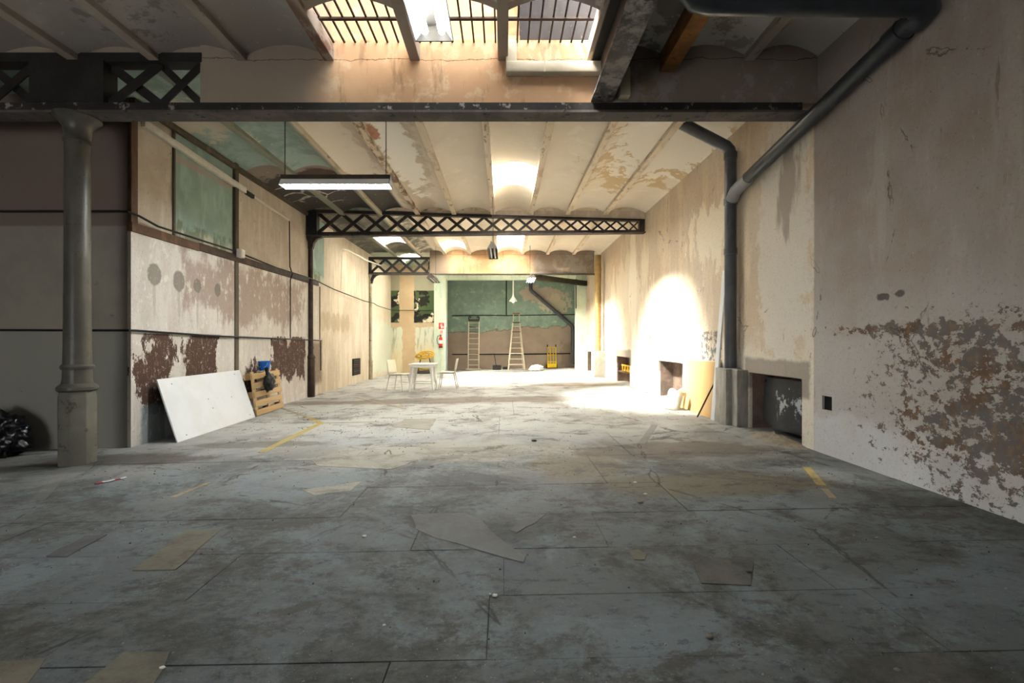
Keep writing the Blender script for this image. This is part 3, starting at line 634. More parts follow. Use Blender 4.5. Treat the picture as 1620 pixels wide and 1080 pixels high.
# ------------------------------------------------------------------ columns
def column(x, y, zt, rs, rb, zb, mat, label, matb=None):
    z0 = fz(x); e = tag(empty('iron_column', (x, y, z0)), label, 'column')
    def k(mb, nm, m=mat, **kw): return mb.build(nm, m, e, **kw)
    k(MB().lathe([(rb, 0), (rb, zb-0.07-z0), (rb*0.93, zb-z0)], 8, ang=math.pi/8), 'pedestal', matb or mat, bevel=0.006)
    k(MB().lathe([(rb*0.93, zb-z0), (rb*1.05, zb+0.02-z0), (rb*1.05, zb+0.05-z0), (rb*0.8, zb+0.09-z0), (rs*1.1, zb+0.12-z0)], 24), 'base_moulding')
    k(MB().lathe([(rs*1.12, zb+0.24-z0), (rs*1.22, zb+0.26-z0), (rs*1.22, zb+0.28-z0), (rs*1.08, zb+0.3-z0)], 24), 'ring')
    k(MB().lathe([(rs*1.06, zb+0.1-z0), (rs, zb+0.5-z0), (rs*0.9, zt-0.26-z0)], 24), 'shaft')
    k(MB().lathe([(rs*0.9, zt-0.3-z0), (rs*1.05, zt-0.28-z0), (rs*1.05, zt-0.26-z0), (rs*0.95, zt-0.24-z0), (rs*1.05, zt-0.12-z0), (rs*1.5, zt-0.05-z0), (rs*1.75, zt-0.02-z0), (rs*1.75, zt-z0)], 24), 'capital')
    return e
OLIVE = mat_steel('olive_grey_cast_iron', '47443b', '524e45', '35312b', 0.4); OLIVE2 = mat_steel('chipped_grey_pedestal_paint', '5f5c52', '6b675c', '47382f', 0.7)
c1 = column(-4.73, 5.19, 3.835, 0.122, 0.172, 0.80, OLIVE, 'tall olive-grey cast-iron column with octagonal pedestal, nearest of the iron columns', OLIVE2)
c2 = column(-4.70, Y2, 3.90, 0.062, 0.105, 0.93, RUSTBR, 'slender dark brown iron column carrying the tapering girder at the left wall')
K(MB().prism([(-4.70, Y2-0.05, 3.6), (-4.64, Y2-0.05, 3.6), (-4.61, Y2-0.05, 3.74), (-4.54, Y2-0.05, 3.83), (-4.4, Y2-0.05, 3.88), (-4.4, Y2-0.05, 3.9), (-4.70, Y2-0.05, 3.9)], (0, 0.1, 0)), 'bracket', RUSTBR, c2)
LTCOL = mat_steel('cream_over_iron', 'a59a83', '8d8068', '5a4d3e', 0.7)
c3 = column(-4.72, Y3, 3.72, 0.05, 0.07, 0.6, LTCOL, 'thin cream-painted iron column under the far girder at the left wall')
K(MB().prism([(-4.72, Y3-0.05, 3.4), (-4.67, Y3-0.05, 3.4), (-4.62, Y3-0.05, 3.58), (-4.52, Y3-0.05, 3.68), (-4.4, Y3-0.05, 3.72), (-4.72, Y3-0.05, 3.72)], (0, 0.1, 0)), 'bracket', DARK, c3)

# ------------------------------------------------------------------ pipes
PIPE = plain('grey_plastic_pipe', '4b4c50', 0.32, c2='595a5e', bump=0.03); PIPED = plain('dark_plastic_pipe', '2c2f33', 0.3, c2='373a3f', bump=0.03); PIPEL = plain('pale_grey_plastic', '85868a', 0.4, c2='757679', bump=0.03)
CONC = mat_panel('cement_pedestal', '9a958c', '807a71', 'b5b0a7')
dp = tag(empty('downpipe', (3.32, 6.85, 0.95)), 'thick grey downpipe against the right wall joined by a long dark sloping pipe', 'pipe')
def E(mb, nm, mat, par, **kw): return K(mb, nm, mat, par, **kw)
E(MB().tube([(3.32, 6.85, 0.95), (3.32, 6.85, 4.08), (3.305, 6.85, 4.15), (3.25, 6.85, 4.21), (2.3, 6.85, 4.70)], 0.083, 20), 'pipe_run', PIPE, dp)
for z in (2.62, 3.35, 4.02): E(MB().tube([(3.32, 6.85, z), (3.32, 6.85, z+0.09)], 0.092, 20), 'socket', PIPE, dp)
sp = dp
pts = [Vector((3.32, 6.8, 3.42)), Vector((3.31, 6.68, 3.5)), Vector((3.30, 6.3, 3.56)), Vector((3.29, 3.75, 3.93))]
E(MB().tube(pts[:3], 0.086, 20), 'branch', PIPEL, sp); E(MB().tube(pts[2:], 0.08, 20), 'sloping_pipe', PIPED, sp)
E(MB().tube([(3.29, 3.98, 3.898), (3.29, 3.85, 3.916)], 0.094, 20), 'socket', PIPED, sp)
E(MB().tube([(3.29, 3.75, 3.93), (3.28, 3.66, 3.95), (3.2, 3.6, 3.965), (3.1, 3.6, 3.97), (1.6, 3.6, 3.98), (1.5, 3.6, 4.0), (1.45, 3.6, 4.06), (1.44, 3.6, 4.5)], 0.11, 22), 'header_pipe', PIPED, sp)
cp = tag(empty('pipe_pedestal', (3.3, 6.95, fz(3.3))), 'rough cement pedestal boxed round the foot of the grey downpipe', 'pedestal')
z0 = fz(3.3)
E(MB().box(3.19, XR, 6.72, 7.06, z0, 0.96), 'block', CONC, cp, bevel=0.012)
E(MB().box(3.27, XR, 6.56, 6.72, z0, 0.95), 'block', CONC, cp, bevel=0.012)
fp = tag(empty('downpipe', (3.25, 15.9, 0.2)), 'ochre painted downpipe on the far right wall beside the rear opening', 'pipe')
OCH = plain('ochre_painted_pipe', 'a98d5e', 0.6, c2='8c7248')
E(MB().tube([(3.22, 16.0, 1.0), (3.22, 16.0, 4.3)], 0.11, 16), 'pipe_run', OCH, fp); E(MB().box(3.06, XR, 15.8, 16.2, fz(3.2), 1.02), 'pedestal', CONC, fp, bevel=0.01)
for z in (2.1, 3.75): E(MB().tube([(3.22, 16.0, z), (3.22, 16.0, z+0.1)], 0.122, 16), 'socket', OCH, fp)
bp = tag(empty('downpipe', (1.3, 21.6, 3.8)), 'grey pipe running diagonally down the green end wall', 'pipe')
E(MB().tube([(1.25, 21.65, 4.3), (1.25, 21.65, 3.75), (1.32, 21.65, 3.66), (3.12, 21.65, 2.12), (3.2, 21.65, 2.0), (3.2, 21.65, 0.3)], 0.09, 14), 'pipe_run', PIPE, bp)
E(MB().tube([(3.2, 21.65, 1.2), (3.2, 21.65, 1.32)], 0.105, 14), 'socket', PIPE, bp)
DUCT = plain('cream_plastic_trunking', 'bdb39b', 0.6, c2='a89d84')
du = tag(empty('cable_duct', (0.5, Y1, 4.2)), 'pale plastic duct bent across the ochre girder face beneath the opening', 'duct')
E(MB().box(0.02, 0.14, Y1-0.07, Y1+0.01, 4.36, 4.60), 'riser', DUCT, du, bevel=0.01); E(MB().box(0.02, 1.34, Y1-0.1, Y1+0.01, 4.235, 4.36), 'run', DUCT, du, bevel=0.02)
E(MB().box(1.24, 1.36, Y1-0.095, Y1+0.01, 3.98, 4.30), 'drop', DUCT, du, bevel=0.02); E(MB().box(0.43, 0.445, Y1-0.105, Y1+0.01, 4.23, 4.365), 'joint_cover', DUCT, du)

# ------------------------------------------------------------------ wall services
CAB = plain('black_cable_sheath', '161514', 0.55, bump=0); CABB = plain('white_trunking', 'cfc8bc', 0.55, c2='b8b0a2')
def cable(pts, r, label, mat=CAB, n=6): return tag(MB().tube(pts, r, n).build('cable', mat), label, 'cable')
xl = -4.70
cable([(-9.0, 5.90, 1.50), (-5.2, 5.90, 1.49), (-4.72, 5.89, 1.49), (xl, 5.95, 1.49), (xl, 7.6, 1.44), (xl, 8.4, 1.43), (xl, 11.2, 1.39), (xl, 12.05, 1.37)], 0.016, 'black conduit running waist-high round the corner and along the whitewashed left wall')
cable([(-9.0, 5.9, 2.99), (-4.85, 5.9, 2.99), (-4.74, 5.9, 2.985), (-4.68, 6.0, 2.96), (-4.66, 6.3, 2.9), (-4.64, 8.1, 2.91)], 0.016, 'upper black cable from the dark recess to the junction box on the brown post')
cable([(-4.64, 8.35, 2.9), (-4.66, 9.6, 2.86), (-4.62, 11.0, 2.86), (-4.6, 11.5, 2.84), (-4.72, 13.0, 2.8), (-4.72, 15.8, 2.72), (-4.6, 16.6, 2.7), (-4.7, 17.4, 2.68), (-4.7, 19.6, 2.66), (-4.5, 19.72, 2.66), (-3.0, 19.72, 2.66)], 0.014, 'upper black cable from the junction box to the mural wall')
cable([(-4.72, 10.3, 4.0), (-4.71, 10.3, 3.0), (-4.66, 10.31, 2.84), (-4.70, 10.3, 2.7), (-4.70, 10.3, 1.42)], 0.013, 'black vertical cable dropping from the white trunking to the waist-high conduit')
cable([(-4.7, 11.95, 2.75), (-4.70, 11.95, 1.4)], 0.012, 'short black vertical cable just behind the slender brown column')
cable([(xl, 12.05, 1.37), (-4.74, 12.1, 1.36), (-4.74, 12.12, 0.6)], 0.014, 'black conduit end dropping to a switch beyond the brown column')
jb = tag(empty('junction_box', (-4.64, 8.25, 2.92)), 'small cream junction box on the brown post of the left wall', 'electrical box')
E(MB().box(-4.69, -4.61, 8.2, 8.33, 2.83, 2.98), 'case', CABB, jb, bevel=0.008); E(MB().box(-4.61, -4.6, 8.21, 8.32, 2.84, 2.97), 'cover', CABB, jb, bevel=0.003)
tr = tag(empty('cable_trunking', (-4.73, 6.1, 4.2)), 'long white trunking sloping along the top of the left wall', 'duct')
E(MB().bar((-4.72, 6.12, 4.21), (-4.72, 8.54, 4.10), 0.06, 0.10), 'trunking_run', CABB, tr, bevel=0.006); E(MB().bar((-4.74, 8.6, 4.095), (-4.74, 8.85, 4.085), 0.05, 0.07), 'end_coupler', CAB, tr); E(MB().bar((-4.74, 8.8, 4.09), (-4.74, 10.3, 4.02), 0.03, 0.035), 'thin_run', CABB, tr)
cable([(-4.7, 13.6, 4.05), (-4.68, 14.0, 4.09), (-4.6, 14.4, 4.06), (-4.45, 15.2, 3.98), (-4.3, 16.3, 4.0)], 0.022, 'white flexible conduit arching from the left wall towards the far lattice', CABB)
cable([(-4.7, 13.6, 4.05), (-4.74, 13.6, 2.75)], 0.012, 'pale vertical cable below the white flexible conduit', CABB)
vg = tag(empty('wall_vent', (-4.76, 15.1, 0.6)), 'dark square vent grille low on the far left wall', 'vent')
E(MB().box(-4.78, -4.75, 14.75, 15.5, 0.27, 0.80), 'frame', DARK, vg)
for i in range(7): E(MB().bar((-4.745, 14.78, 0.32+i*0.07), (-4.745, 15.47, 0.32+i*0.07), 0.02, 0.03, (0.5, 0, 1)), 'louvre', RUSTBR, vg)
# end wall cables
yb = YB-0.03
cable([(-2.4, yb, 2.55), (-0.1, yb, 2.57), (0.1, yb, 2.56), (3.2, yb, 2.6), (3.38, yb-0.1, 2.62), (3.40, YP+0.5, 2.72)], 0.022, 'upper black cable across the green paint of the end wall')
cable([(-2.4, yb, 0.75), (1.0, yb, 0.76), (3.1, yb, 0.79)], 0.03, 'lower black cable across the bare plaster of the end wall')
cable([(0.12, yb, 4.3), (0.12, yb, 2.56)], 0.025, 'black vertical cable dropping down the green end wall')
cable([(3.0, YP-0.37, 3.95), (3.0, YP-0.37, 2.72)], 0.02, 'black vertical cable on the right pier of the rear opening')

# ------------------------------------------------------------------ lamps
TUBE = emit('fluorescent_tube', 'f4fbff', 120); TUBE2 = emit('dimmer_fluorescent_tube', 'e8f6ff', 14); TUBEOFF = plain('unlit_tube', 'd8dad6', 0.3, bump=0); HOUS = plain('dusty_lamp_housing', '3b342d', 0.6, c2='55493d'); REFL = plain('white_reflector', 'd9d9d4', 0.4, bump=0)
def cz(x, xs):
    for a, b in zip(xs, xs[1:]):
        if a <= x <= b: t = (x-a)/(b-a); return ZC+0.56*t*(1-t)+0.01
    return ZC
def strip_lamp(c, ln, along_x, lit, label, wires, wd=0.2, zt=None, tilt=0.0):
    e = tag(empty('strip_lamp', c, 0 if along_x else math.pi/2), label, 'lamp'); e.rotation_euler.x = tilt
    h = ln/2
    MB().box(-h, h, -0.04, 0.04, 0.05, 0.12).build('housing', HOUS, e, 0.006)
    for s in (-1, 1): MB().hexa([(-h, s*wd/2, -0.03), (h, s*wd/2, -0.03), (h, s*wd/2-s*0.006, -0.03), (-h, s*wd/2-s*0.006, -0.03), (-h, s*0.045, 0.06), (h, s*0.045, 0.06), (h, s*0.039, 0.06), (-h, s*0.039, 0.06)]).build('reflector', HOUS if not lit else REFL, e)
    for s in (-1, 1): MB().prism([(s*h, -wd/2, -0.03), (s*h, wd/2, -0.03), (s*h, 0.045, 0.08), (s*h, -0.045, 0.08)], (-s*0.008, 0, 0)).build('end_plate', HOUS, e)
    for s in (-1, 1): MB().tube([(-h+0.04, s*0.045, 0.0), (h-0.04, s*0.045, 0.0)], 0.019, 10).build('tube', (TUBE if lit == 1 else TUBE2) if lit else TUBEOFF, e)
    for x in wires: MB().tube([(x, 0, 0.1), (x, 0, (zt or cz(c[0]+(x if along_x else 0), JX1 if c[1] < Y1 else JX2))-c[2])], 0.006, 5).build('suspension_wire', CAB, e)
    return e
strip_lamp((-2.22, 6.2, 3.43), 1.45, True, True, 'lit fluorescent strip lamp hanging crosswise behind the near girder', (-0.68, 0.66))
strip_lamp((-0.375, 1.78, 3.0), 1.5, False, 2, 'lit fluorescent strip lamp nearest the viewer, seen end-on against the skylight', (-0.6, 0.6), 0.21)
strip_lamp((-0.24, 10.4, 3.32), 1.3, False, False, 'unlit dark strip lamp hanging end-on before the tapering girder', (-0.5, 0.5), 0.21)
strip_lamp((-2.28, 15.2, 3.36), 1.3, False, False, 'unlit dark strip lamp hanging near the pale green pilaster', (0.45,), 0.26)
strip_lamp((0.88, 15.2, 3.36), 1.3, False, 2, 'lit white strip lamp hanging before the green end wall', (0.45,), 0.26)
pl = tag(empty('pendant_lamp', (0.4, 19.9, 3.1)), 'small white conical pendant lamp before the green end wall', 'lamp')
WHT = plain('white_enamel', 'e4e2dc', 0.4, bump=0)
K(MB().lathe([(0.03, 0.3), (0.05, 0.2), (0.17, 0.03), (0.175, 0.0), (0.16, 0.0), (0.04, 0.17)], 16, (0.4, 19.9, 3.05)), 'shade', WHT, pl); K(MB().lathe([(0.02, 0.15), (0.05, 0.05), (0.05, 0.0), (0.01, -0.05)], 10, (0.4, 19.9, 3.05)), 'bulb', emit('warm_bulb', 'ffe9c8', 6), pl); K(MB().tube([(0.4, 19.9, 3.34), (0.4, 19.9, 4.5)], 0.03, 8), 'stem', WHT, pl)

# ------------------------------------------------------------------ left side things
BOARD = plain('white_laminate_board', 'd7d9dc', 0.5, c2='ccccc8', scale=2.5, amt=0.5, bump=0.04); EDGE = plain('board_edge_brown', '8a7560', 0.8)
A, B = Vector((-4.32, 6.2, fz(-4.32)+0.004)), Vector((-4.40, 8.29, fz(-4.4)+0.004)); D = Vector((-4.62, 6.23, 0.845)); C = D+(B-A)
nrm = (B-A).cross(D-A).normalized(); nrm = nrm if nrm.x > 0 else -nrm
bw = tag(empty('leaning_board', A), 'large white rectangular board leaning against the stained left wall', 'board')
K(MB().prism([A, B, C, D], -nrm*0.018), 'sheet', BOARD, bw, smooth=False)
for (u, v) in ((0.12, 0.9), (0.9, 0.93), (0.93, 0.08), (0.1, 0.07), (0.45, 0.55), (0.75, 0.5), (0.47, 0.38)):
    p = A.lerp(B, u).lerp(D.lerp(C, u), v); K(MB().tube([p-nrm*0.002, p+nrm*0.003], 0.008, 8), 'screw', HOUS, bw)
WOOD = plain('pine_pallet_wood', 'b5986f', 0.75, c2='9a7d55', scale=3, amt=0.6, stretch=(1, 0.15, 2)); WOODD = plain('weathered_pallet_block', '8a6a45', 0.8, c2='6f5436')
pa = empty('pallet', (-4.50, 8.92, fz(-4.5))); pa.rotation_euler = (0, math.radians(-7), math.radians(4.0))
tag(pa, 'pine pallet standing on edge against the left wall beside the white board', 'pallet')
pk = None
for i, zc in enumerate((0.06, 0.225, 0.385, 0.55, 0.715)):
    if pk is None: pk = MB().box(-0.011, 0.011, -0.6, 0.6, -0.052, 0.052).build('plank', WOOD, pa, 0.002, 1); pk.location = (0.06, 0, zc)
    else: again(pk, (0.06, 0, zc))
for zc in (0.06, 0.385, 0.715): again(pk, (-0.07, 0, zc))
for y in (-0.53, 0, 0.53):
    MB().box(0.028, 0.049, y-0.05, y+0.05, 0.0, 0.8).build('stringer', WOOD, pa)
    for zc in (0.07, 0.385, 0.72): MB().box(-0.059, 0.028, y-0.05, y+0.05, zc-0.06, zc+0.06).build('block', WOODD, pa, 0.003)
bk = tag(empty('bucket', (-4.645, 9.08, 0.79)), 'small bright blue plastic bucket on top of the pallet', 'bucket')
BLUE = plain('blue_plastic', '1460b0', 0.35, c2='0f4f96', bump=0.02)
MB().lathe([(0.085, 0.0), (0.105, 0.155), (0.115, 0.16), (0.115, 0.18), (0.1, 0.18), (0.08, 0.012)], 24).build('body', BLUE, bk)
MB().tube([(0.11*math.cos(a), 0.11*math.sin(a)*0.25-0.11, 0.15-0.09*math.sin(a)) for a in [i*math.pi/8 for i in range(9)]], 0.004, 5).build('handle', CABB, bk)
PLAS = Mat('black_bin_liner', 0.28, True).base('070708'); PLAS.mix((PLAS.noise(6, 4)-0.6).step(0.05), '10151c', 0.8).bump(PLAS.noise(9, 4), 0.4, 0.02); PLAS = PLAS.done()
def blob(name, c, size, mat, seed, amp=0.22, freq=3.0, sub=4, flat=True, parent=None):
    bm = bmesh.new(); bmesh.ops.create_icosphere(bm, subdivisions=sub, radius=1)
    for v in bm.verts:
        d = v.co.normalized(); q = mnoise.noise(d*freq+Vector((seed, 0, 0)))*amp+abs(mnoise.noise(d*freq*2.3+Vector((0, seed, 0))))*amp*0.8+mnoise.noise(d*freq*5+Vector((0, 0, seed)))*amp*0.25
        co = d*(1+q); v.co = Vector((co.x*size[0], co.y*size[1], co.z*size[2]))
        if flat and v.co.z < -size[2]*0.72: v.co.z = -size[2]*0.72
    me = bpy.data.meshes.new(name); bm.to_mesh(me); bm.free(); me.shade_smooth(); me.materials.append(mat)
    o = bpy.data.objects.new(name, me); COL.objects.link(o); o.location = c
    if parent: o.parent = parent
    return o
bb = tag(empty('bin_bag', (-4.37, 8.72, 0.57)), 'black plastic bag hung over the front of the pallet', 'bag')
blob('sack', (0, 0, 0.02), (0.075, 0.16, 0.16), PLAS, 3.3, 0.22, 2.5, 4, False, bb); MB().tube([(0, -0.02, 0.14), (-0.02, -0.04, 0.21), (-0.06, 0.02, 0.26)], [0.06, 0.03, 0.045], 10).build('knot', PLAS, bb)
p = G(18, 716)
tb = blob('refuse_sack', (p.x-0.1, p.y-0.2, fz(p.x)+0.215), (0.42, 0.26, 0.30), PLAS, 8.1, 0.28, 2.6, 5); tag(tb, 'crumpled shiny black refuse sack on the floor at the left edge', 'bag')
rw = tag(empty('barrier_tape', G(175, 762)), 'scrap of red and white barrier tape on the floor near the iron column', 'tape')
a, b = G(152, 766), G(200, 756); d = (b-a)/5; RED = plain('red_tape', 'b02a22', 0.5, bump=0); WTP = plain('white_tape', 'd9d9d6', 0.5, bump=0)
for i in range(5):
    q = a+d*i; r = a+d*(i+1); nn = Vector((-d.y, d.x, 0)).normalized()*0.02; wv = Vector((0, 0, 0.006+0.004*(i % 2)))
    K(MB().prism([q-nn+wv, r-nn+Vector((0, 0, 0.006+0.004*((i+1) % 2))), r+nn+Vector((0, 0, 0.006+0.004*((i+1) % 2))), q+nn+wv], (0, 0, 0.002)), 'tape_stripe', RED if i in (0, 3) else WTP, rw, smooth=False)

# ------------------------------------------------------------------ right side things
MET = Mat('black_metal_sheet', 0.45, True).base('1c1d20'); MET.mix((MET.noise(5, 6, 0.7)-0.52).step(0.06), '2a2c30', 0.7).mix((MET.rect(MET.y, MET.z, -0.4, 0.1, -0.08, 0.1)+(MET.noise(11, 6, 0.7)-0.56)*0.9).step(0.02), 'a9adb3', 0.8).mix((MET.noise(6, 5, 0.7, (1, 1, 0.15), 6)-0.66).step(0.02), '9a9da3', 0.6); MET = MET.done()  # the pale patch is a white reflection painted onto the sheet
hp = tag(empty('metal_sheet', (3.55, 5.9, 0.58)), 'black bowed metal sheet closing the nearest hearth recess', 'metal sheet')
mb = MB(); N = 12; vs = []
for i in range(N+1):
    t = i/N; y = -0.47+0.94*t; bow = 0.07*math.sin(t*math.pi)
    for x in (0, 0.012):
        vs += [(-bow*0.6+x-0.02, y, -0.29-0.05*math.sin(t*math.pi)-0.02*(1-t)), (x-bow*0.2, y, 0.29)]
fs = []
for i in range(N):
    k = i*4; fs += [(k, k+4, k+5, k+1), (k+2, k+3, k+7, k+6), (k, k+2, k+6, k+4), (k+1, k+5, k+7, k+3)]
fs += [(0, 1, 3, 2), (N*4, N*4+2, N*4+3, N*4+1)]
mb.add(vs, fs).build('sheet', MET, hp)
for y in (-0.42, 0.42): MB().box(-0.012, 0.012, y-0.02, y+0.02, 0.22, 0.26).build('bolt', DARK, hp)
tag(MB().box(3.455, 3.47, 4.892, 5.038, 0.622, 0.768).build('hole_shade_plate', plain('hole_shade_black', '050505', 0.9, bump=0)), 'black plate painting the shade inside the small square hole in the right wall', 'plate')  # black plate stands in for the dark of the open hole
PLY = plain('tan_hardboard', 'c4a06c', 0.7, c2='b8925f', scale=1.5, bump=0.05)
zb = fz(3.2)
A, B, C, D = Vector((3.24, 7.28, zb)), Vector((3.24, 8.62, zb)), Vector((3.395, 8.70, 1.0)), Vector((3.395, 7.33, 1.03))
tag(MB().prism([A, B, C, D], (0.014, 0, 0.003)).build('leaning_board', PLY, smooth=False), 'tan hardboard sheet leaning on the right wall behind the pipe pedestal', 'board')
tag(MB().prism([Vector((3.2, 7.12, zb)), Vector((3.2, 7.24, zb)), Vector((3.40, 7.27, 2.45)), Vector((3.40, 7.15, 2.45))], (0.02, 0, 0.003)).build('white_plank', BOARD, smooth=False), 'tall narrow white plank leaning beside the grey downpipe', 'plank')
tag(MB().tube([(3.06, 7.4, fz(3.1)+0.01), (3.325, 7.36, 0.72)], 0.012, 8).build('stick', RUSTBR), 'thin dark stick propped on the tan hardboard', 'stick')
PAP = plain('pale_paper_sack', 'e0dacb', 0.7, c2='cbbd9f'); PAPI = plain('brown_paper_lining', 'b8935a', 0.8)
ps = tag(empty('paper_sack', (3.02, 8.35, fz(3.0))), 'curled white paper sack standing open before the tan hardboard', 'sack')
def curl(r, zt, a0, a1, tilt): 
    vs, fs, n, m = [], [], 18, 5
    for i in range(n+1):
        a = a0+(a1-a0)*i/n
        for j in range(m+1):
            z = zt*j/m; rr = r*(1+0.12*math.sin(3*a)+0.15*j/m); vs.append((rr*math.cos(a)*0.75+tilt*z, rr*math.sin(a), z*(0.85+0.15*math.sin(a*2+1)) if j == m else z))
    for i in range(n):
        for j in range(m): k = i*(m+1)+j; fs.append((k, k+m+1, k+m+2, k+1))
    return MB().add(vs, fs)
o = curl(0.16, 0.38, 0.5, 5.6, 0.25).build('outer_layer', PAP, ps); md = o.modifiers.new('t', 'SOLIDIFY'); md.thickness = 0.006
o = curl(0.145, 0.36, 0.4, 5.7, 0.25).build('lining', PAPI, ps); md = o.modifiers.new('t', 'SOLIDIFY'); md.thickness = 0.004
SAND = mat_patch('sandy_rubble', '8f8272', '6d6052')
def heap(c, rx, ry, h, mat, name, seed, label, cat):
    vs, fs, n, m = [], [], 28, 8
    for j in range(m+1):
        for i in range(n):
            a = 2*math.pi*i/n; r = j/m*(1+0.25*mnoise.noise(Vector((math.cos(a)*2, math.sin(a)*2, seed)))); x, y = r*rx*math.cos(a), r*ry*math.sin(a)
            z = h*(1-(j/m)**1.4)*(0.8+0.5*mnoise.noise(Vector((x*14, y*14, seed))))+(0.01*mnoise.noise(Vector((x*40, y*40, seed))) if j < m else -0.004); vs.append((x, y, z+fz(c[0]+x)-fz(c[0])))
    for j in range(m):
        for i in range(n): fs.append((j*n+i, j*n+(i+1) % n, (j+1)*n+(i+1) % n, (j+1)*n+i))
    o = MB().add(vs, fs).build(name, mat, None); o.location = (c[0], c[1], fz(c[0])); o['label'] = label
    return tag(o, label, cat)
heap((3.33, 5.75, 0), 0.2, 0.5, 0.09, SAND, 'rubble_heap', 4.0, 'sandy heap of crumbled plaster spilling from the nearest hearth recess', 'rubble')
# far hearth: ochre crate on a shelf
sh = tag(empty('hearth_shelf', (3.6, 13.4, 0.45)), 'small timber shelf inside the far hearth recess', 'shelf'); E(MB().box(3.46, 3.74, 12.74, 14.18, 0.44, 0.48), 'board', BROWNR, sh, bevel=0.004); E(MB().box(3.62, 3.74, 12.76, 14.16, 0.2, 0.44), 'back_panel', BROWNR, sh)
YPL = plain('yellow_plastic', 'd0a01a', 0.5, c2='9c7a1c', scale=14)
yc = tag(empty('yellow_crate', (3.58, 13.4, 0.48)), 'yellow slatted crate on the shelf in the far hearth', 'crate')
for y in (12.98, 13.26, 13.54, 13.82): E(MB().box(3.5, 3.53, y-0.045, y+0.045, 0.485, 0.68), 'slat', YPL, yc, bevel=0.006)
E(MB().box(3.53, 3.7, 12.9, 13.9, 0.485, 0.52), 'tray', YPL, yc); E(MB().box(3.495, 3.51, 12.9, 13.9, 0.64, 0.68), 'rim', YPL, yc, bevel=0.004)

# ------------------------------------------------------------------ table and chairs
WPL = plain('white_garden_plastic', 'e6e3db', 0.45, c2='dcd8ce', bump=0.02); CRM = plain('cream_plastic_shell', 'dcd3c0', 0.45, c2='d0c6b2', bump=0.02); LEGM = plain('pale_metal_leg', 'b9b3a6', 0.4, bump=0)
def table(c, rz):
    e = tag(empty('garden_table', (c.x, c.y, fz(c.x)), rz), 'white plastic garden table between the two chairs', 'table')
    MB().box(-0.33, 0.33, -0.36, 0.36, 0.69, 0.725).build('tabletop', WPL, e, 0.014, 3); MB().box(-0.29, 0.29, -0.32, 0.32, 0.63, 0.69).build('apron', WPL, e, 0.008)
    for sx in (-1, 1):
        for sy in (-1, 1):
            MB().tube([(sx*0.31, sy*0.33, 0.0), (sx*0.27, sy*0.29, 0.36), (sx*0.24, sy*0.27, 0.68)], [0.03, 0.037, 0.05], 8).build('leg', WPL, e)
    for sy in (-1, 1): MB().bar((-0.28, sy*0.30, 0.22), (0.28, sy*0.30, 0.22), 0.02, 0.03).build('stretcher', WPL, e)
table(G(670, 618), 0.0)
def chair(c, rz, label):
    e = tag(empty('plastic_chair', (c.x, c.y, fz(c.x)), rz), label, 'chair', 'chairs at the garden table')
    # faces +x in its own frame: curved seat and back shell
    prof = [(0.24, 0.435), (0.2, 0.45), (0.0, 0.44), (-0.14, 0.435), (-0.2, 0.46), (-0.235, 0.55), (-0.26, 0.7), (-0.285, 0.82)]
    def shell(pr, wf, nm):
        vs, fs, n = [], [], 8
        for i, (x, z) in enumerate(pr):
            for j in range(n+1):
                s = j/n*2-1; wv = wf(i, len(pr)); cur = 0.03*s*s
                vs.append((x+(cur if z > 0.5 else 0), s*wv, z+(0 if z > 0.5 else 0.02*s*s)))
        for i in range(len(pr)-1):
            for j in range(n): k = i*(n+1)+j; fs.append((k, k+1, k+n+2, k+n+1))
        o = MB().add(vs, fs).build(nm, CRM, e); md = o.modifiers.new('thickness', 'SOLIDIFY'); md.thickness = 0.014; return o
    shell(prof[:5], lambda i, n: 0.2 if i == 0 else 0.22, 'seat'); shell(prof[4:], lambda i, n: 0.22-0.02*(i/(n-1)), 'backrest')
    for sx, sy in ((1, 1), (1, -1), (-1, 1), (-1, -1)):
        MB().tube([(sx*0.24-(0.02 if sx < 0 else 0), sy*0.21, 0.0), (sx*0.17, sy*0.18, 0.435)], [0.012, 0.015], 8).build('leg', LEGM, e)
    for sy in (-1, 1): MB().tube([(0.17, sy*0.18, 0.425), (-0.17, sy*0.18, 0.425)], 0.011, 6).build('seat_rail', LEGM, e)
    return e
chair(G(631, 618), math.radians(-18), 'cream plastic chair left of the garden table, facing right')
chair(G(709, 614), math.radians(180), 'cream plastic chair right of the garden table, facing left')
# yellow hose coil behind the table
hb = tag(empty('hose_coil', (-3.25, 19.2, fz(-3.2))), 'untidy coil of yellow hose on a low stand behind the garden table', 'hose')
for k, (rr, zz, xx) in enumerate(((0.32, 0.75, 0.0), (0.26, 0.82, 0.08), (0.22, 0.7, -0.12), (0.3, 0.25, 0.05))):
    K(MB().tube([(-3.25+xx+rr*math.cos(a)*1.1, 19.25+0.1*math.sin(a+k), fz(-3.2)+zz+0.10*math.sin(a)) for a in [i*math.pi/10 for i in range(21)]], 0.028, 7), 'loop', YPL, hb)
K(MB().box(-3.6, -2.95, 19.15, 19.4, fz(-3.2), fz(-3.2)+0.12), 'stand_base', HOUS, hb, bevel=0.01)
for s in (-1, 1): K(MB().bar((-3.25+s*0.28, 19.3, fz(-3.2)+0.1), (-3.25+s*0.15, 19.3, fz(-3.2)+0.78), 0.04, 0.04), 'stand_leg', HOUS, hb)
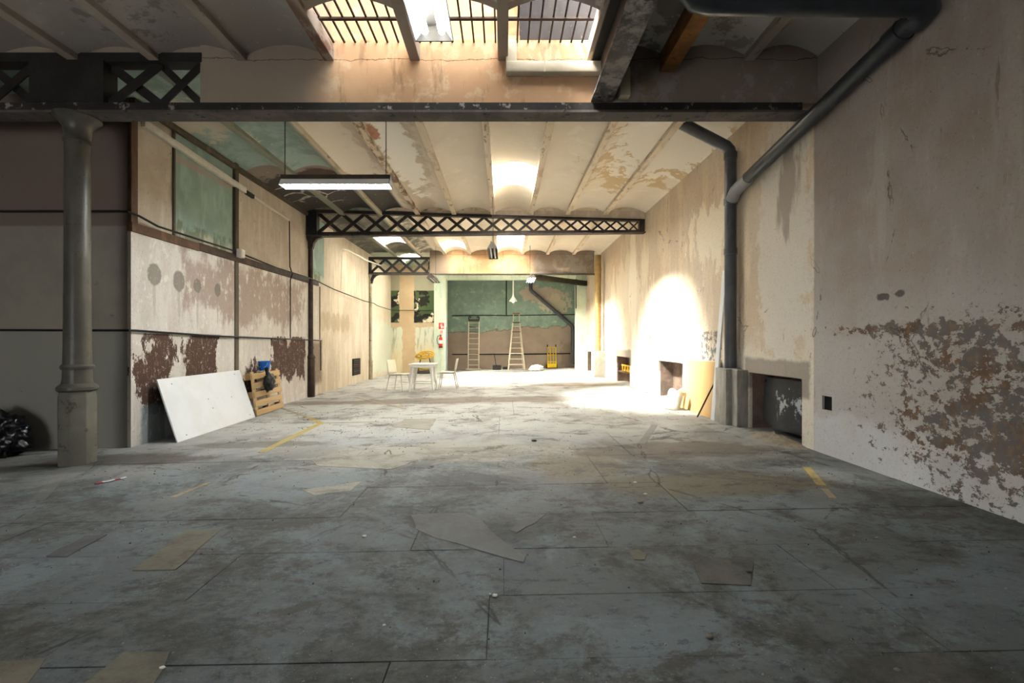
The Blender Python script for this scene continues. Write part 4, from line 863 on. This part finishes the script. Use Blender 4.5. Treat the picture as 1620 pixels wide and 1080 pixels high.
# fire extinguisher and signs on the pilaster
RD = plain('extinguisher_red', 'b4231f', 0.35, bump=0.02); yw = YP-0.22
ex = tag(empty('fire_extinguisher', (-2.66, yw-0.08, 1.2)), 'red fire extinguisher hung on the pale green pilaster', 'extinguisher')
K(MB().lathe([(0.06, 0), (0.075, 0.02), (0.075, 0.34), (0.06, 0.4), (0.025, 0.43)], 18, (-2.63, yw-0.085, 1.12)), 'cylinder', RD, ex)
K(MB().lathe([(0.077, 0), (0.08, 0.005), (0.08, 0.045), (0.077, 0.05)], 18, (-2.63, yw-0.085, 1.09)), 'foot_ring', CAB, ex)
K(MB().lathe([(0.0765, 0.14), (0.0775, 0.145), (0.0775, 0.28), (0.0765, 0.285)], 18, (-2.63, yw-0.085, 1.12)), 'label_band', WTP, ex)
K(MB().bar((-2.63, yw-0.085, 1.55), (-2.63, yw-0.085, 1.63), 0.05, 0.03), 'valve', CAB, ex); K(MB().bar((-2.68, yw-0.09, 1.64), (-2.56, yw-0.09, 1.62), 0.02, 0.02), 'lever', RD, ex)
K(MB().tube([(-2.64, yw-0.09, 1.6), (-2.75, yw-0.09, 1.58), (-2.79, yw-0.09, 1.45), (-2.76, yw-0.09, 1.28), (-2.71, yw-0.1, 1.2)], 0.013, 7), 'hose', CAB, ex)
def sign(x0, x1, z0, z1, label, glyph):
    e = tag(empty('safety_sign', ((x0+x1)/2, yw-0.01, z0)), label, 'sign'); K(MB().box(x0, x1, yw-0.008, yw, z0, z1), 'plate', RD, e); y0, y1 = yw-0.011, yw-0.008; W, H = x1-x0, z1-z0
    for (a, b, c, d) in glyph: K(MB().box(x0+W*a, x0+W*b, y0, y1, z0+H*c, z0+H*d), 'pictogram', WTP, e, smooth=False)
sign(-2.72, -2.5, 1.87, 2.13, 'red safety sign with white extinguisher pictogram on the pilaster', [(0.42, 0.68, 0.12, 0.62), (0.48, 0.62, 0.65, 0.74), (0.4, 0.74, 0.78, 0.84), (0.26, 0.32, 0.4, 0.8), (0.26, 0.48, 0.76, 0.82), (0.78, 0.88, 0.15, 0.5)])
sign(-2.66, -2.56, 1.70, 1.80, 'small red and white notice above the fire extinguisher', [(0.15, 0.85, 0.2, 0.35), (0.15, 0.85, 0.5, 0.62), (0.15, 0.6, 0.74, 0.84)])
BLU = plain('blue_edge_strip', '4a66a8', 0.5); tag(MB().box(-2.43, -2.40, YP-0.2, YP-0.12, fz(-2.4), 1.95).build('edge_strip', BLU), 'thin blue corner strip on the inner edge of the pilaster', 'strip')
tag(MB().box(-2.45, -2.05, 19.45, 19.62, fz(-2.2), fz(-2.2)+0.09).build('floor_block', HOUS, None, 0.01), 'dark low block on the floor beside the pilaster', 'block')

# ------------------------------------------------------------------ rear room things
ALU = plain('aluminium_ladder', 'cfc4ae', 0.4, 0.3, c2='b9ad96', bump=0.03); LADD = plain('dark_ladder_hook', '3f3d36', 0.6)
def P2(px, py, y): return P(px, py, y)
la = empty('ladder', (-1.38, 21.2, fz(-1.4))); tag(la, 'straight aluminium ladder leaning on the end wall, left of the stepladder', 'ladder')
la.rotation_euler.x = math.radians(-10); HL = 2.5
for s in (-1, 1): MB().box(s*0.24-0.022, s*0.24+0.022, -0.035, 0.035, 0.0, HL-0.25).build('rail', ALU, la, 0.005)
for i in range(9): MB().tube([(-0.23, 0, 0.22+i*0.245), (0.23, 0, 0.22+i*0.245)], 0.019, 8).build('rung', ALU, la)
MB().box(-0.34, 0.34, -0.05, 0.05, 0.0, 0.06).build('stabiliser_bar', ALU, la, 0.008)
for s in (-1, 1): MB().tube([(s*0.22, 0, HL-0.3), (s*0.24, 0.02, HL-0.06), (s*0.19, 0.03, HL), (s*0.14, 0.03, HL-0.08)], 0.03, 8).build('hook', LADD, la)
MB().bar((-0.22, 0, HL-0.2), (0.22, 0, HL-0.2), 0.06, 0.08).build('top_crosspiece', LADD, la); MB().bar((-0.2, 0.02, 1.98), (0.1, 0.02, 1.94), 0.05, 0.07).build('bracket', LADD, la)
st = tag(empty('stepladder', (0.56, 20.9, fz(0.5))), 'tall aluminium A-frame stepladder near the end wall, right of the broom', 'ladder')
for s in (-1, 1):
    MB().bar((s*0.36, -0.35, 0.0), (s*0.14, 0.0, 2.1), 0.045, 0.06).build('rail', ALU, st); MB().bar((s*0.33, 0.55, 0.0), (s*0.13, 0.05, 2.1), 0.035, 0.04).build('rear_rail', ALU, st)
    MB().bar((s*0.14, 0.0, 2.1), (s*0.13, 0.0, 2.52), 0.03, 0.04).build('guard_rail', ALU, st)
for i in range(8):
    t = (0.24+i*0.24)/2.1; MB().bar((-0.36+0.22*t, -0.35+0.35*t, 2.1*t), (0.36-0.22*t, -0.35+0.35*t, 2.1*t), 0.09, 0.03).build('tread', ALU if i != 6 else RUSTBR, st)
MB().box(-0.17, 0.17, -0.1, 0.15, 2.08, 2.12).build('platform', BROWNR, st, 0.005); MB().bar((-0.15, 0, 2.5), (0.15, 0, 2.5), 0.05, 0.07).build('top_handle', WOODD, st)
MB().bar((-0.33, 0.5, 0.2), (0.33, 0.5, 0.2), 0.03, 0.03).build('brace', ALU, st)
br = tag(empty('broom', (0.16, 21.3, fz(0))), 'dark broom leaning on the end wall beside the stepladder', 'broom')
MB().tube([(0.0, -0.05, 0.1), (0.22, 0.36, 1.32)], 0.016, 8).build('handle', RUSTBR, br); MB().box(-0.2, 0.1, -0.1, 0.0, 0.05, 0.11).build('head', DARK, br, 0.01); MB().hexa([(-0.22, -0.12, 0), (0.12, -0.12, 0), (0.12, 0.02, 0), (-0.22, 0.02, 0), (-0.19, -0.1, 0.06), (0.09, -0.1, 0.06), (0.09, 0, 0.06), (-0.19, 0, 0.06)]).build('bristles', CAB, br)
dpn = tag(empty('dustpan', (-0.32, 21.05, fz(0))), 'long-handled black dustpan standing left of the broom', 'dustpan')
MB().tube([(-0.02, 0.02, 0.15), (-0.12, 0.25, 0.72)], 0.014, 8).build('handle', DARK, dpn); MB().hexa([(-0.18, -0.2, 0), (0.2, -0.2, 0), (0.2, 0.12, 0), (-0.18, 0.12, 0), (-0.18, -0.2, 0.02), (0.2, -0.2, 0.02), (0.2, 0.12, 0.2), (-0.18, 0.12, 0.2)]).build('pan', DARK, dpn, 0.01)
ht = tag(empty('hand_truck', (2.2, 21.35, fz(2.2))), 'bright yellow hand truck leaning upright against the end wall', 'hand truck')
YT = plain('yellow_enamel', 'd9b70e', 0.4, c2='c3a00e', bump=0.02); ht.rotation_euler.x = math.radians(-8)
for x in (-0.19, -0.065, 0.065, 0.19): MB().tube([(x, 0, 0.06), (x, 0, 0.98)], 0.02, 8).build('upright', YT, ht)
for z in (0.3, 0.62, 0.96): MB().tube([(-0.2, 0.0, z), (0.2, 0.0, z)], 0.018, 8).build('cross_rail', YT, ht)
MB().box(-0.21, 0.21, -0.2, 0.02, 0.02, 0.035).build('toe_plate', YT, ht); MB().box(-0.21, 0.21, -0.03, 0.02, 0.03, 0.2).build('kick_plate', YT, ht, 0.006)
for s in (-1, 1): MB().tube([(s*0.19, 0, 0.97), (s*0.19, 0.02, 1.02), (s*0.19, 0.0, 1.09)], 0.022, 8).build('grip', CAB, ht); MB().tube([(s*0.2, 0.1, 0.1), (s*0.25, 0.1, 0.1)], 0.1, 16).build('wheel', CAB, ht)
p = G(849, 585); sk = blob('white_sack', (1.38, 19.7, fz(1.4)+0.1), (0.28, 0.18, 0.14), plain('white_plastic_sack', 'ecebe8', 0.5), 5.0, 0.3, 2.6, 4); tag(sk, 'crumpled white sack lying on the floor before the hand truck', 'sack')
# ------------------------------------------------------------------ litter on the floor
CH1 = plain('white_plaster_chip', 'c9c7c0', 0.8); CH2 = plain('dark_grit', '34302b', 0.9); CH3 = plain('brown_stone', '6e6353', 0.9)
def chip(px, py, s, m, label, k):
    p = G(px, py); s *= 0.6; o = blob('plaster_chip' if m is CH1 else 'stone', (p.x, p.y, p.z+s*0.3), (s, s*0.8, s*0.42), m, k*1.7, 0.5, 2.2, 2); return tag(o, label, 'debris', 'litter on the concrete floor')
chip(783, 943, 0.022, CH1, 'white plaster chip in front of the fish-shaped floor patch, nearest the viewer', 1); chip(775, 940, 0.012, CH1, 'tiny white chip just left of the near white plaster chip', 2)
chip(1013, 795, 0.035, CH3, 'largest brownish stone right of the floor centre', 3); chip(1021, 782, 0.025, CH1, 'pale stone just behind the largest brownish stone', 4); chip(1005, 764, 0.03, CH1, 'flat white chip lying farthest back of the litter right of centre', 5)
chip(257, 1057, 0.018, CH1, 'white chip on the tan mortar patch at bottom left', 6); chip(1122, 1008, 0.025, CH3, 'round tan pebble at lower right of centre', 7); chip(576, 849, 0.025, CH1, 'small white sliver left of the fish-shaped patch', 8)
chip(909, 850, 0.015, CH1, 'white chip to the right of the small pointed floor patch', 9); chip(845, 698, 0.05, CH2, 'dark scrap lying on the bright floor beyond the centre', 10); chip(683, 738, 0.03, CH3, 'small reddish stone by the pale mortar patch', 11); chip(1420, 1061, 0.02, CH3, 'ochre pebble at the bottom right', 12)
chip(1185, 906, 0.022, CH2, 'dark grit lump beside the brown-black square patch', 13); chip(634, 781, 0.022, CH1, 'pale chip near the left pale mortar patch', 14); chip(608, 989, 0.012, CH1, 'tiny white speck of plaster left of centre near the viewer', 15)
gm = MB()
for i in range(1400):
    y = random.uniform(1.2, 9)**1.0; x = random.uniform(-4.2, 3.0); s = random.uniform(0.002, 0.006)*(0.6+y*0.12); z = fz(x)
    gm.hexa([(x-s, y-s, z-0.002), (x+s, y-s*0.7, z-0.002), (x+s*0.8, y+s, z-0.002), (x-s*0.7, y+s*0.9, z-0.002), (x-s*0.5, y-s*0.4, z+s), (x+s*0.6, y-s*0.3, z+s*0.8), (x+s*0.4, y+s*0.5, z+s), (x-s*0.3, y+s*0.5, z+s*0.7)])
GRIT = Mat('mixed_grit', 0.9).base('8b8780'); GRIT.mix((GRIT.noise(30, 2)-0.5).step(0.02), '3a362f'); GRIT = GRIT.done()
go = gm.build('floor_grit', GRIT, None, smooth=False); go['kind'] = 'stuff'; tag(go, 'scattered fine grit and crumbs over the concrete floor', 'grit')
